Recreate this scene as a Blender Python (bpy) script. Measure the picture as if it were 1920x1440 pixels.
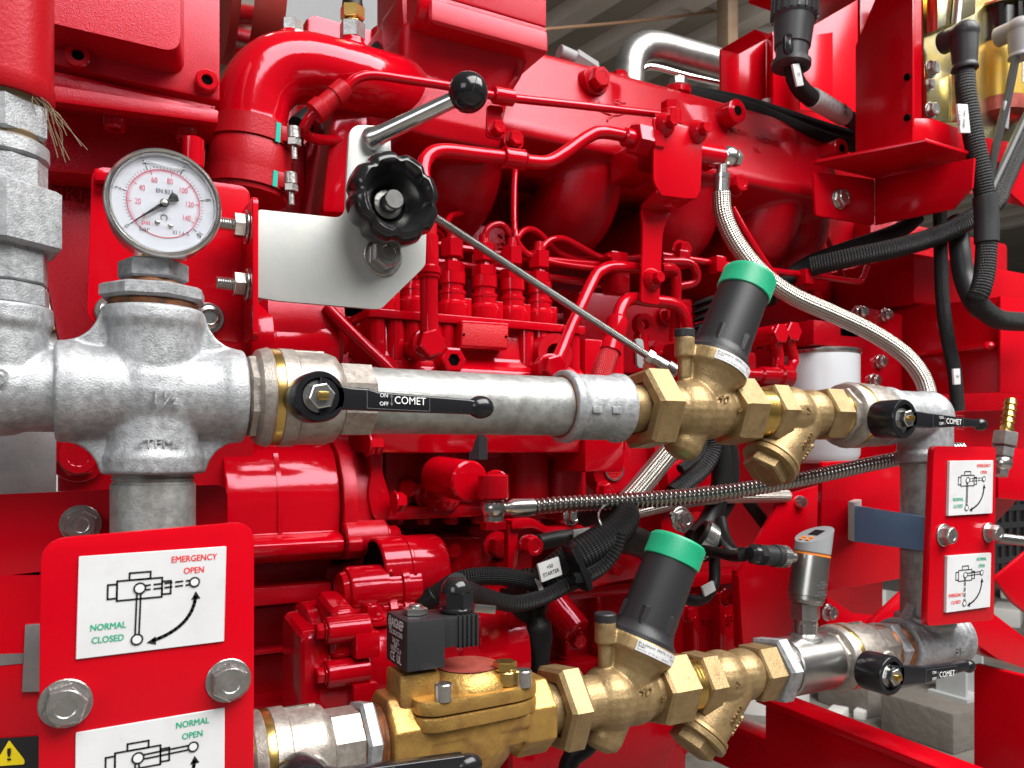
import bpy, bmesh, math, random
from mathutils import Vector, Matrix
random.seed(7)
V = Vector
for o in list(bpy.data.objects): bpy.data.objects.remove(o)
scn = bpy.context.scene
COL = scn.collection
# ------------------------------------------------------------------ camera
TH = math.radians(28.3); ST, CT = math.sin(TH), math.cos(TH)
F, CX, HY, CZ = 1500.0, 960.0, 845.0, 1.10
cd = bpy.data.cameras.new('camera'); cam = bpy.data.objects.new('camera', cd); COL.objects.link(cam)
cam.location = (0, 0, CZ); cam.rotation_euler = (math.radians(90), 0, -TH)
cd.sensor_width = 36; cd.lens = 36 * F / 1920; cd.shift_y = (HY - 720) / 1920
cd.clip_start = 0.02; cd.clip_end = 200
cd.dof.use_dof = True; cd.dof.focus_distance = 0.56; cd.dof.aperture_fstop = 20
scn.camera = cam
scn.render.engine = 'CYCLES'
# ------------------------------------------------------------------ light: open shed, daylight from the open side behind the camera
wd = bpy.data.worlds.new('World'); scn.world = wd; wd.use_nodes = True
wd.node_tree.nodes['Background'].inputs[0].default_value = (0.93, 0.97, 1.0, 1)
wd.node_tree.nodes['Background'].inputs[1].default_value = 0.10
def area(name, loc, aim, sx, sy, power, col=(1, 1, 1)):
    l = bpy.data.lights.new(name, 'AREA'); l.shape = 'RECTANGLE'; l.size = sx; l.size_y = sy
    l.energy = power; l.color = col
    o = bpy.data.objects.new(name, l); COL.objects.link(o); o.location = loc
    o.rotation_euler = (V(aim) - V(loc)).to_track_quat('-Z', 'Y').to_euler()
    return o
area('daylight_roof_opening', (1.4, -1.25, 3.9), (0.7, 0.7, 1.1), 4.2, 2.4, 430, (1, 0.985, 0.96))
area('daylight_yard_side', (-2.6, -1.6, 2.3), (0.4, 0.6, 1.1), 1.6, 1.4, 34, (0.97, 0.985, 1.0))
vs = scn.view_settings
vs.view_transform = 'Standard'; vs.look = 'None'; vs.exposure = 0.0; vs.gamma = 1.0; vs.use_curve_mapping = False

# ------------------------------------------------------------------ geometry of the place
# X runs along the engine, Y into it, Z up. The photograph was measured as points on planes of constant Y, X or Z.
def P(px, py, Y):
    k = (px - CX) / F; w = Y / (CT - k * ST)
    return V((w * (k * CT + ST), Y, CZ + (HY - py) * w / F))
def PX(px, py, X):
    k = (px - CX) / F; w = X / (k * CT + ST)
    return V((X, w * (CT - k * ST), CZ + (HY - py) * w / F))
def S(px, Y): return Y / (CT - (px - CX) / F * ST) / F        # metres per pixel there
def XA(px, Y): return P(px, HY, Y).x
def ZA(px, py, Y): return P(px, py, Y).z
DX, DY, DZ = V((1, 0, 0)), V((0, 1, 0)), V((0, 0, 1))
FR = V((0, -1, 0))                                            # towards the viewer

# ------------------------------------------------------------------ materials
def lin(c):
    return tuple(((x / 12.92) if x <= .04045 else ((x + .055) / 1.055) ** 2.4) for x in c)
MATS = {}
def mat(name, base, rough=0.4, metal=0.0, base2=None, mscale=60, mcontrast=(0.35, 0.65), bump=0.0, bscale=300,
        bdetail=2, coat=0.0, spec=0.5, rvar=0.0, aniso=0, dirt=None, braid=None, rings=None, trans=0.0, ior=1.45, bdist=0.001, tint=None):
    m = bpy.data.materials.new(name); m.use_nodes = True; nt = m.node_tree; N = nt.nodes; L = nt.links
    b = N['Principled BSDF']
    def n(t, **kw):
        x = N.new(t)
        for k2, v2 in kw.items(): setattr(x, k2, v2)
        return x
    def setv(s, v): b.inputs[s].default_value = v
    setv('Base Color', (*base, 1)); setv('Roughness', rough); setv('Metallic', metal)
    setv('Specular IOR Level', spec); setv('Coat Weight', coat); setv('Coat Roughness', 0.06)
    setv('Transmission Weight', trans); setv('IOR', ior)
    if tint: setv('Specular Tint', (*tint, 1))
    tc = n('ShaderNodeTexCoord')
    col = None
    if base2 is not None:
        no = n('ShaderNodeTexNoise'); no.inputs['Scale'].default_value = mscale; no.inputs['Detail'].default_value = 6
        no.inputs['Roughness'].default_value = 0.65
        L.new(tc.outputs['Object'], no.inputs['Vector'])
        mr = n('ShaderNodeMapRange'); mr.inputs[1].default_value, mr.inputs[2].default_value = mcontrast
        L.new(no.outputs['Fac'], mr.inputs[0])
        mx = n('ShaderNodeMix', data_type='RGBA')
        L.new(mr.outputs[0], mx.inputs[0]); mx.inputs[6].default_value = (*base, 1); mx.inputs[7].default_value = (*base2, 1)
        col = mx.outputs[2]
        if rvar:
            mr2 = n('ShaderNodeMapRange'); mr2.inputs[3].default_value = rough - rvar; mr2.inputs[4].default_value = rough + rvar
            L.new(mr.outputs[0], mr2.inputs[0]); L.new(mr2.outputs[0], b.inputs['Roughness'])
    if dirt is not None:                                       # sparse specks / stains of their own shape
        no = n('ShaderNodeTexNoise'); no.inputs['Scale'].default_value = dirt[1]; no.inputs['Detail'].default_value = 8
        L.new(tc.outputs['Object'], no.inputs['Vector'])
        mr = n('ShaderNodeMapRange'); mr.inputs[1].default_value, mr.inputs[2].default_value = dirt[2]
        mr.inputs[4].default_value = dirt[3]
        L.new(no.outputs['Fac'], mr.inputs[0])
        mx = n('ShaderNodeMix', data_type='RGBA'); L.new(mr.outputs[0], mx.inputs[0])
        if col: L.new(col, mx.inputs[6])
        else: mx.inputs[6].default_value = (*base, 1)
        mx.inputs[7].default_value = (*dirt[0], 1); col = mx.outputs[2]
    hgt = None
    if braid or rings:
        uv = n('ShaderNodeUVMap'); sx = n('ShaderNodeSeparateXYZ'); L.new(uv.outputs[0], sx.inputs[0])
        def lincomb(a, c):
            m1 = n('ShaderNodeMath', operation='MULTIPLY'); L.new(sx.outputs[0], m1.inputs[0]); m1.inputs[1].default_value = a
            m2 = n('ShaderNodeMath', operation='MULTIPLY_ADD'); L.new(sx.outputs[1], m2.inputs[0]); m2.inputs[1].default_value = c
            L.new(m1.outputs[0], m2.inputs[2])
            s = n('ShaderNodeMath', operation='SINE'); L.new(m2.outputs[0], s.inputs[0]); return s
        if braid:
            a, c, c2 = braid
            s1, s2 = lincomb(a, c), lincomb(a, -c)
            mu = n('ShaderNodeMath', operation='MULTIPLY'); L.new(s1.outputs[0], mu.inputs[0]); L.new(s2.outputs[0], mu.inputs[1])
            hgt = mu.outputs[0]
        else:
            s1 = lincomb(0, rings[0]); hgt = s1.outputs[0]; c2 = rings[1]
        mr = n('ShaderNodeMapRange'); mr.inputs[1].default_value = -0.55; mr.inputs[2].default_value = 0.1
        L.new(hgt, mr.inputs[0])
        mx = n('ShaderNodeMix', data_type='RGBA'); L.new(mr.outputs[0], mx.inputs[0])
        mx.inputs[6].default_value = (*c2, 1); mx.inputs[7].default_value = (*base, 1); col = mx.outputs[2]
    if col: L.new(col, b.inputs['Base Color'])
    if bump or hgt:
        bp = n('ShaderNodeBump'); bp.inputs['Strength'].default_value = bump or 0.6; bp.inputs['Distance'].default_value = bdist
        if hgt: L.new(hgt, bp.inputs['Height'])
        else:
            no = n('ShaderNodeTexNoise'); no.inputs['Scale'].default_value = bscale; no.inputs['Detail'].default_value = bdetail
            L.new(tc.outputs['Object'], no.inputs['Vector']); L.new(no.outputs['Fac'], bp.inputs['Height'])
        L.new(bp.outputs[0], b.inputs['Normal'])
    MATS[name] = m
    return m
RED = (0.43, 0.0008, 0.0065); TINT = (1.0, 0.55, 0.68)
mat('red', RED, 0.115, spec=0.7, tint=TINT, bump=0.07, bscale=200, bdetail=2, base2=(0.39, 0.0008, 0.006), mscale=25)
mat('red_cast', (0.41, 0.0008, 0.0065), 0.19, spec=0.7, tint=TINT, bump=0.34, bscale=1300, bdetail=3, base2=(0.36, 0.0008, 0.006), mscale=40,
    dirt=((0.18, 0.002, 0.006), 420, (0.66, 0.74), 0.7))
mat('red_panel', (0.49, 0.0010, 0.007), 0.17, spec=0.6, tint=TINT, bump=0.05, bscale=260, base2=(0.45, 0.001, 0.007), mscale=18)
mat('red_matte', (0.50, 0.004, 0.010), 0.45, bump=0.5, bscale=700, bdetail=4)
mat('red_rubber', (0.33, 0.004, 0.008), 0.36, tint=(1, .5, .6), bump=0.18, bscale=500)
mat('red_braid', (0.52, 0.004, 0.012), 0.35, braid=(18, 1500, (0.16, 0.001, 0.004)))
mat('red_silicone', (0.26, 0.028, 0.022), 0.45, bump=0.1)
mat('galvanized', (0.27, 0.28, 0.29), 0.50, 0.50, base2=(0.43, 0.44, 0.455), mscale=240, mcontrast=(0.34, 0.66), bump=0.32, bscale=900, bdetail=5,
    rvar=0.08, dirt=((0.16, 0.165, 0.175), 45, (0.52, 0.74), 0.5))
mat('galvanized_pipe', (0.26, 0.265, 0.26), 0.44, 0.55, base2=(0.41, 0.42, 0.405), mscale=160, mcontrast=(0.3, 0.7), bump=0.15, bscale=700, bdetail=5,
    rvar=0.08, dirt=((0.17, 0.15, 0.13), 55, (0.50, 0.72), 0.6))
mat('dark_galvanized', (0.22, 0.22, 0.21), 0.38, 0.85, base2=(0.42, 0.42, 0.41), mscale=60, bump=0.4, bscale=420, bdetail=5,
    dirt=((0.10, 0.09, 0.08), 60, (0.55, 0.75), 0.6))
mat('zinc_plate', (0.40, 0.415, 0.41), 0.38, 0.2, base2=(0.47, 0.47, 0.43), mscale=14, bump=0.06, bscale=200,
    dirt=((0.31, 0.34, 0.38), 22, (0.5, 0.7), 0.6))
mat('gold_zinc', (0.72, 0.55, 0.20), 0.24, 0.95, base2=(0.62, 0.60, 0.42), mscale=18, mcontrast=(0.4, 0.6), bump=0.08, bscale=60)
mat('steel', (0.62, 0.62, 0.60), 0.24, 0.95, base2=(0.48, 0.47, 0.46), mscale=90, bump=0.05)
mat('dark_steel', (0.30, 0.29, 0.28), 0.35, 0.9, base2=(0.42, 0.41, 0.39), mscale=70, bump=0.3, bscale=400)
mat('bolt_steel', (0.50, 0.49, 0.47), 0.30, 0.9, base2=(0.36, 0.35, 0.34), mscale=160, bump=0.15, bscale=700)
mat('chrome', (0.75, 0.75, 0.73), 0.14, 1.0, bump=0.04, bscale=120)
mat('stainless', (0.46, 0.445, 0.42), 0.28, 0.95, base2=(0.38, 0.365, 0.35), mscale=50)
mat('nickel_brass', (0.30, 0.265, 0.235), 0.40, 0.65, base2=(0.43, 0.39, 0.35), mscale=190, bump=0.25, bscale=1100, bdetail=3, rvar=0.06)
mat('brass_cast', (0.265, 0.175, 0.080), 0.44, 0.62, base2=(0.36, 0.255, 0.125), mscale=130, mcontrast=(0.3, 0.7), bump=0.28, bscale=650, bdetail=4, rvar=0.08,
    dirt=((0.14, 0.080, 0.042), 70, (0.58, 0.76), 0.5))
mat('brass_gold', (0.50, 0.30, 0.080), 0.38, 0.70, base2=(0.36, 0.20, 0.060), mscale=70, mcontrast=(0.35, 0.7), bump=0.45, bscale=420, bdetail=5,
    dirt=((0.20, 0.085, 0.045), 42, (0.54, 0.72), 0.7))
mat('brass_turned', (0.66, 0.44, 0.14), 0.24, 0.95, base2=(0.54, 0.35, 0.10), mscale=80)
mat('rust_thread', (0.36, 0.13, 0.05), 0.45, 0.6, base2=(0.16, 0.09, 0.06), mscale=160)
mat('black_plastic', (0.012, 0.012, 0.013), 0.16, bump=0.02, bscale=300)
mat('black_matte', (0.020, 0.020, 0.022), 0.42, spec=0.4, bump=0.15, bscale=900, dirt=((0.10, 0.10, 0.10), 500, (0.72, 0.78), 0.5))
mat('black_lever', (0.010, 0.010, 0.012), 0.22, bump=0.03)
mat('black_rubber', (0.008, 0.008, 0.008), 0.45, spec=0.25, bump=0.15, bscale=500)
mat('black_braid', (0.011, 0.011, 0.012), 0.5, spec=0.3, braid=(14, 1600, (0.002, 0.002, 0.002)))
mat('black_ribbed', (0.014, 0.014, 0.015), 0.46, spec=0.35, braid=(22, 900, (0.003, 0.003, 0.003)))
mat('grey_rubber', (0.030, 0.031, 0.033), 0.45, spec=0.4, bump=0.1)
mat('light_grey_rubber', (0.24, 0.24, 0.245), 0.5)
mat('steel_braid', (0.66, 0.63, 0.57), 0.28, 0.9, braid=(10, 1250, (0.14, 0.13, 0.11)))
mat('thread_steel', (0.55, 0.54, 0.52), 0.25, 0.95, rings=(3600, (0.16, 0.16, 0.15)))
mat('spring_steel', (0.40, 0.39, 0.37), 0.22, 0.95)
mat('green_plastic', (0.015, 0.33, 0.17), 0.42, bump=0.05)
mat('green_paint', (0.0, 0.36, 0.27), 0.5)
mat('white_label', (0.58, 0.59, 0.60), 0.42, base2=(0.53, 0.53, 0.54), mscale=25, dirt=((0.42, 0.40, 0.38), 60, (0.60, 0.8), 0.5))
mat('white_tag', (0.60, 0.61, 0.61), 0.4)
mat('white_filter', (0.58, 0.60, 0.63), 0.30)
mat('dial_white', (0.56, 0.58, 0.64), 0.45)
mat('print_black', (0.012, 0.012, 0.014), 0.5)
mat('print_red', (0.70, 0.022, 0.025), 0.5)
mat('print_pink', (0.62, 0.05, 0.11), 0.5)
mat('print_green', (0.0, 0.33, 0.17), 0.5)
mat('print_white', (0.78, 0.78, 0.78), 0.5)
mat('print_yellow', (0.80, 0.62, 0.01), 0.45)
mat('print_grey', (0.16, 0.16, 0.17), 0.5)
mat('orange', (0.75, 0.22, 0.03), 0.4)
mat('sensor_grey', (0.26, 0.27, 0.28), 0.4)
mat('blue_paint', (0.12, 0.24, 0.40), 0.34, base2=(0.14, 0.27, 0.43), mscale=25, bump=0.05)
mat('glass', (1, 1, 1), 0.02, trans=1.0, ior=1.12, spec=0.25)
mat('copper_red', (0.42, 0.10, 0.07), 0.3, 0.3, base2=(0.30, 0.06, 0.05))
mat('amber_label', (0.72, 0.46, 0.06), 0.25, 0.6, base2=(0.62, 0.42, 0.12), mscale=30)
mat('concrete', (0.17, 0.150, 0.130), 0.85, base2=(0.23, 0.21, 0.185), mscale=2.5, bump=0.5, bscale=30, bdetail=6, bdist=0.01,
    dirt=((0.11, 0.09, 0.075), 6, (0.5, 0.72), 0.6))
mat('grey_sheet', (0.12, 0.125, 0.13), 0.55, 0.2, base2=(0.15, 0.155, 0.16), mscale=6)
mat('roof_sheet', (0.36, 0.34, 0.29), 0.7, base2=(0.46, 0.43, 0.38), mscale=1.2, dirt=((0.36, 0.24, 0.13), 1.1, (0.58, 0.72), 0.6))
mat('roof_rib', (0.80, 0.77, 0.70), 0.7, base2=(0.68, 0.64, 0.58), mscale=2)
mat('rust', (0.22, 0.13, 0.075), 0.8, base2=(0.30, 0.22, 0.15), mscale=8, bump=0.3, bscale=40)
mat('white_paint', (0.74, 0.73, 0.70), 0.5, base2=(0.66, 0.65, 0.62), mscale=4)
mat('grey_paint', (0.42, 0.43, 0.43), 0.6, base2=(0.5, 0.51, 0.5), mscale=6)
mat('yellow_paint', (0.70, 0.42, 0.06), 0.5)
mat('hemp', (0.17, 0.12, 0.07), 0.8)
mat('rope', (0.34, 0.20, 0.12), 0.9)
mat('dull_plate', (0.25, 0.23, 0.23), 0.35, 0.8, base2=(0.42, 0.40, 0.40), mscale=14, bump=0.1)
mat('dark_grey_plastic', (0.045, 0.046, 0.050), 0.40, bump=0.1, bscale=900)
mat('socket_dark', (0.02, 0.004, 0.005), 0.5)
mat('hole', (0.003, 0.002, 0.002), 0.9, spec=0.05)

# ------------------------------------------------------------------ mesh helpers
def perp(d):
    d = d.normalized()
    a = DZ if abs(d.z) < 0.9 else DX
    u = d.cross(a).normalized(); return u, d.cross(u).normalized()
class MB:
    def __init__(s):
        s.bm = bmesh.new(); s.uv = s.bm.loops.layers.uv.new('UVMap')
    def _merge(s, b2, bev=0, seg=2, ang=25):
        bmesh.ops.recalc_face_normals(b2, faces=b2.faces)
        if bev:
            ed = [e for e in b2.edges if len(e.link_faces) == 2 and e.calc_face_angle(0) > math.radians(ang)]
            bmesh.ops.bevel(b2, geom=ed, offset=bev, segments=seg, profile=0.6, affect='EDGES', clamp_overlap=True)
        me = bpy.data.meshes.new('t'); b2.to_mesh(me); s.bm.from_mesh(me); bpy.data.meshes.remove(me); b2.free()
        return s
    def lathe(s, p, d, prof, seg=32, ref=None, phase=0.0, closed=False):
        p = V(p); d = V(d).normalized()
        if ref is not None:
            u = (V(ref) - d * V(ref).dot(d)).normalized(); v = d.cross(u)
        else: u, v = perp(d)
        b2 = bmesh.new(); rings = []
        for t, r in prof:
            c = p + d * t
            if r <= 1e-7: rings.append([b2.verts.new(c)])
            else: rings.append([b2.verts.new(c + (u * math.cos(phase + 2 * math.pi * i / seg) + v * math.sin(phase + 2 * math.pi * i / seg)) * r) for i in range(seg)])
        prs = list(zip(rings, rings[1:]))
        if closed: prs.append((rings[-1], rings[0]))
        for a, b in prs:
            for i in range(seg):
                j = (i + 1) % seg
                if len(a) == 1 and len(b) == 1: continue
                if len(a) == 1: b2.faces.new((a[0], b[j], b[i]))
                elif len(b) == 1: b2.faces.new((a[i], a[j], b[0]))
                else: b2.faces.new((a[i], a[j], b[j], b[i]))
        if not closed:
            if len(rings[0]) > 1: b2.faces.new(rings[0][::-1])
            if len(rings[-1]) > 1: b2.faces.new(rings[-1])
        return s._merge(b2)
    def cyl(s, p, q, r, r2=None, seg=24, ch=None):
        p, q = V(p), V(q); L = (q - p).length; r2 = r if r2 is None else r2
        c = min(r, r2) * 0.1 if ch is None else ch
        if c: pr = [(0, r - c), (c, r), (L - c, r2), (L, r2 - c)]
        else: pr = [(0, r), (L, r2)]
        return s.lathe(p, q - p, pr, seg)
    def ngon(s, p, q, r, n=6, ch=0.12, phase=0.0, ref=None):
        p, q = V(p), V(q); L = (q - p).length; c = min(r * ch, L * .3)
        return s.lathe(p, q - p, [(0, r - c), (c * .6, r), (L - c * .6, r), (L, r - c)], n, phase=phase, ref=ref)
    def thread(s, p, q, r, pitch, seg=24, depth=0.0012):
        p, q = V(p), V(q); L = (q - p).length; n = max(1, int(L / pitch)); pr = []
        for i in range(n):
            pr += [(L * i / n, r - depth), (L * (i + .5) / n, r)]
        pr.append((L, r - depth))
        return s.lathe(p, q - p, pr, seg)
    def sphere(s, c, r, sc=(1, 1, 1), seg=24, axes=None):
        b2 = bmesh.new(); bmesh.ops.create_uvsphere(b2, u_segments=seg, v_segments=seg // 2, radius=r)
        for v in b2.verts:
            l = V((v.co.x * sc[0], v.co.y * sc[1], v.co.z * sc[2]))
            if axes: l = axes[0] * l.x + axes[1] * l.y + axes[2] * l.z
            v.co = V(c) + l
        return s._merge(b2)
    def box(s, c, size, axes=None, bev=0.0, seg=2):
        ax = axes or (DX, DY, DZ); c = V(c); b2 = bmesh.new(); vs_ = []
        for i in (-1, 1):
            for j in (-1, 1):
                for k in (-1, 1):
                    vs_.append(b2.verts.new(c + ax[0] * (i * size[0] / 2) + ax[1] * (j * size[1] / 2) + ax[2] * (k * size[2] / 2)))
        for f in ((0, 1, 3, 2), (4, 6, 7, 5), (0, 4, 5, 1), (2, 3, 7, 6), (0, 2, 6, 4), (1, 5, 7, 3)):
            b2.faces.new([vs_[i] for i in f])
        return s._merge(b2, bev, seg)
    def box2(s, a, b, bev=0.0, seg=2):
        a, b = V(a), V(b)
        return s.box((a + b) / 2, [abs(b[i] - a[i]) for i in range(3)], None, bev, seg)
    def prism(s, pts, vec, bev=0.0, seg=2):
        b2 = bmesh.new(); vec = V(vec)
        a = [b2.verts.new(V(p)) for p in pts]; b = [b2.verts.new(V(p) + vec) for p in pts]; n = len(pts)
        b2.faces.new(a); b2.faces.new(b[::-1])
        for i in range(n): b2.faces.new((a[i], b[i], b[(i + 1) % n], a[(i + 1) % n]))
        return s._merge(b2, bev, seg)
    def xprism(s, prof, x0, x1, bev=0.0, seg=2):               # a (Y, Z) outline run along X
        return s.prism([V((x0, y, z)) for y, z in prof], V((x1 - x0, 0, 0)), bev, seg)
    def tube(s, pts, r, seg=12, res=6, smooth=True, radf=None, caps=True):
        pts = [V(p) for p in pts]
        if smooth and len(pts) > 2:
            q = []
            for i in range(len(pts) - 1):
                p0 = pts[max(i - 1, 0)]; p1 = pts[i]; p2 = pts[i + 1]; p3 = pts[min(i + 2, len(pts) - 1)]
                if i == 0: p0 = p1 * 2 - p2
                if i + 2 >= len(pts): p3 = p2 * 2 - p1
                for j in range(res):
                    t = j / res
                    q.append(0.5 * ((2 * p1) + (p2 - p0) * t + (2 * p0 - 5 * p1 + 4 * p2 - p3) * t * t + (3 * p1 - p0 - 3 * p2 + p3) * t ** 3))
            q.append(pts[-1]); pts = q
        if radf:                                              # resample evenly for a radius profile
            step, fn = radf; acc = [0]
            for a, b in zip(pts, pts[1:]): acc.append(acc[-1] + (b - a).length)
            n = int(acc[-1] / step); out = []; k = 0
            for i in range(n + 1):
                t = acc[-1] * i / n
                while k < len(acc) - 2 and acc[k + 1] < t: k += 1
                f = (t - acc[k]) / max(acc[k + 1] - acc[k], 1e-9)
                out.append(pts[k].lerp(pts[k + 1], f))
            pts = out
        n = len(pts); d = (pts[1] - pts[0]).normalized(); u, v = perp(d); rings = []; ln = 0
        bm, uv = s.bm, s.uv
        lens = []
        for i in range(n):
            if i: ln += (pts[i] - pts[i - 1]).length
            lens.append(ln)
            dn = (pts[min(i + 1, n - 1)] - pts[max(i - 1, 0)]).normalized()
            u = (u - dn * u.dot(dn)).normalized(); v = dn.cross(u)
            rr = r[i] if isinstance(r, (list, tuple)) else r
            if radf: rr = radf[1](i, n) * r
            rings.append([bm.verts.new(pts[i] + (u * math.cos(2 * math.pi * j / seg) + v * math.sin(2 * math.pi * j / seg)) * rr) for j in range(seg)])
        for i in range(n - 1):
            for j in range(seg):
                k = (j + 1) % seg
                f = bm.faces.new((rings[i][j], rings[i][k], rings[i + 1][k], rings[i + 1][j]))
                for lp, (a, b) in zip(f.loops, ((j, i), (j + 1, i), (j + 1, i + 1), (j, i + 1))):
                    lp[uv].uv = (2 * math.pi * a / seg, lens[b])
        if caps:
            bm.faces.new(rings[0][::-1]); bm.faces.new(rings[-1])
        return s
def roundpoly(pts, r, seg=5):
    pts = [V(p) for p in pts]; n = len(pts); out = []
    rs = r if isinstance(r, (list, tuple)) else [r] * n
    for i in range(n):
        a, b, c = pts[i - 1], pts[i], pts[(i + 1) % n]
        d1, d2 = (a - b), (c - b); rr = min(rs[i], d1.length * .48, d2.length * .48)
        if rr < 1e-5: out.append(b); continue
        p1, p2 = b + d1.normalized() * rr, b + d2.normalized() * rr
        for k in range(seg + 1):
            t = k / seg; out.append(p1 * (1 - t) ** 2 + b * (2 * t * (1 - t)) + p2 * t * t)
    return out
OFFS = {}
def T(name, label, cat, loc, group=None):
    o = bpy.data.objects.new(name, None); COL.objects.link(o); o.location = loc; o.empty_display_size = 0.02
    o['label'] = label; o['category'] = cat
    if group: o['group'] = group
    OFFS[o.name] = V(loc); return o
def link_mesh(name, me, m, parent):
    o = bpy.data.objects.new(name, me); COL.objects.link(o)
    if not me.materials: me.materials.append(MATS[m])
    if parent is not None:
        off = OFFS[parent.name]; me.transform(Matrix.Translation(-off)); o.parent = parent; OFFS[o.name] = off
    else: OFFS[o.name] = V((0, 0, 0))
    return o
def obj(name, mb, m, parent=None, ang=35, fuse=None, label=None):
    bm = mb.bm if isinstance(mb, MB) else mb
    me = bpy.data.meshes.new(name); bm.to_mesh(me); bm.free()
    if fuse:
        t = bpy.data.objects.new('t', me); COL.objects.link(t)
        r = t.modifiers.new('r', 'REMESH'); r.mode = 'VOXEL'; r.voxel_size = fuse[0]
        sm = t.modifiers.new('s', 'SMOOTH'); sm.iterations = fuse[1]; sm.factor = 0.5
        dg = bpy.context.evaluated_depsgraph_get()
        me2 = bpy.data.meshes.new_from_object(t.evaluated_get(dg)); bpy.data.objects.remove(t); bpy.data.meshes.remove(me); me = me2
        me.name = name; ang = 180
    me.polygons.foreach_set('use_smooth', [True] * len(me.polygons))
    if ang < 180: me.set_sharp_from_angle(angle=math.radians(ang))
    o = link_mesh(name, me, m, parent)
    if label: o['label'] = label
    return o
def solo(name, label, cat, mb, m, group=None, **kw):
    o = obj(name, mb, m, None, **kw); o['label'] = label; o['category'] = cat
    if group: o['group'] = group
    # origin at the bottom centre
    me = o.data; co = [v.co for v in me.vertices]
    lo = V([min(c[i] for c in co) for i in range(3)]); hi = V([max(c[i] for c in co) for i in range(3)])
    c = V(((lo.x + hi.x) / 2, (lo.y + hi.y) / 2, lo.z)); me.transform(Matrix.Translation(-c)); o.location = c
    OFFS[o.name] = c
    return o
def text(s, pos, right, up, size, m, parent, name='lettering', sx=1.0, bold=0.0, depth=0.0, align='CENTER', label=None):
    cu = bpy.data.curves.new('t', 'FONT'); cu.body = s; cu.size = 1.0; cu.align_x = align; cu.align_y = 'CENTER'
    cu.extrude = depth / size if depth else 0.0; cu.resolution_u = 3
    t = bpy.data.objects.new('t', cu); COL.objects.link(t)
    dg = bpy.context.evaluated_depsgraph_get()
    me = bpy.data.meshes.new_from_object(t.evaluated_get(dg)); bpy.data.objects.remove(t); bpy.data.curves.remove(cu)
    r, u = V(right).normalized(), V(up).normalized(); nrm = r.cross(u).normalized()
    M = Matrix(((r.x * size * sx, u.x * size, nrm.x * size, pos[0]), (r.y * size * sx, u.y * size, nrm.y * size, pos[1]),
                (r.z * size * sx, u.z * size, nrm.z * size, pos[2]), (0, 0, 0, 1)))
    if bold > .0125:
        bm = bmesh.new(); n0 = len(me.vertices)
        for k in (-1, 0, 1):
            m2 = me.copy(); m2.transform(Matrix.Translation((k * bold * 1.3, abs(k) * bold * .4, k * .002))); bm.from_mesh(m2); bpy.data.meshes.remove(m2)
        bm.to_mesh(me); bm.free()
    me.transform(M); me.name = name
    for i in range(len(me.materials)): pass
    me.materials.clear()
    o = link_mesh(name, me, m, parent)
    if label: o['label'] = label
    return o
def bolt(parent, p, d, r, h=None, m='bolt_steel', washer=1.25, name='bolt', socket=False, phase=0.3, shank=0.0):
    p, d = V(p), V(d).normalized(); h = h or r * 0.8; b = MB()
    if shank: b.cyl(p - d * shank, p, r * .55, seg=12)
    w = 0
    if washer:
        w = h * 0.22; b.cyl(p, p + d * w, r * washer, seg=24, ch=w * .3)
    if socket:
        hh = h + w
        b.lathe(p + d * w, d, [(0, r), (h - r * .12, r), (h, r * .88), (h, r * .50), (h * .45, r * .46), (h * .45, 0)], 18)
        o = obj(name, b, m, parent, ang=30)
        b = MB(); b.lathe(p + d * (w + h * .46), d, [(0, r * .48), (h * .25, r * .48)], 6); obj('hex_socket', b, 'hole', o)
        return o
    else:
        b.lathe(p + d * w, d, [(0, r * .97), (h * .1, r), (h * .82, r), (h * .93, r * .93)], 6, phase=phase)
        b.lathe(p + d * (w + h * .9), d, [(0, r * .86), (h * .1, r * .80), (h * .1, r * .5), (h * .06, r * .45), (h * .06, 0)], 18)
    return obj(name, b, m, parent, ang=30)
# ================================================================== ground, shed and what shows through the gaps
def structure(o): o['kind'] = 'structure'; return o
b = MB(); b.box2((-14, -9, -.05), (34, 40, 0)); structure(obj('ground', b, 'concrete'))
zr_ = CZ + 1.75
t = T('shed_roof', 'dark corrugated shed roof overhead behind the engine', 'roof', (2, 4, zr_))
b = MB(); b.box2((-5, 1.7, zr_ + .05), (12, 12, zr_ + .07)); obj('roof_sheet', b, 'roof_sheet', t)
rd = V((-.17, 1, 0)).normalized(); rs = rd.cross(DZ).normalized(); me0 = None
for i in range(34):
    x = -3.2 + i * .30
    if me0 is None:
        b = MB(); q = V((0, 0, 0)); h = .045
        b.prism([rs * -.075, rs * -.045 - DZ * h, rs * .045 - DZ * h, rs * .075], rd * 9.5)
        rb = obj('rib', b, 'roof_rib', None); me0 = rb.data
    else:
        rb = bpy.data.objects.new('rib', me0); COL.objects.link(rb)
    rb.parent = t; rb.location = V((x, 2.0, zr_ + .049)) - V(t.location)
b = MB(); b.box2((-6, 11.9, 0), (22, 12, 4)); solo('shed_wall', 'pale shed wall far behind the engine', 'wall', b, 'grey_paint')
b = MB(); b.tube([P(1020, 55, 2.4), P(1190, 40, 2.45), P(1372, 18, 2.5)], .006, seg=8); solo('rope', 'thin brown rope stretched under the shed roof', 'rope', b, 'rope')
q = P(1364, 150, 2.25)
b = MB(); b.box(V((q.x, q.y, 1.9)), (.05, .06, 3.8), bev=.004); solo('roof_post', 'rusty steel post standing left of the white tank', 'post', b, 'rust')
q = P(1425, 100, 2.6)
b = MB(); b.lathe(V((q.x - .02, q.y, 0)), DZ, [(0, .22), (2.0, .22), (2.02, .235), (2.08, .235), (2.10, .22), (4.2, .21)], 40); solo('white_tank', 'white upright tank behind the red upright bracket', 'tank', b, 'white_paint')
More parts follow.
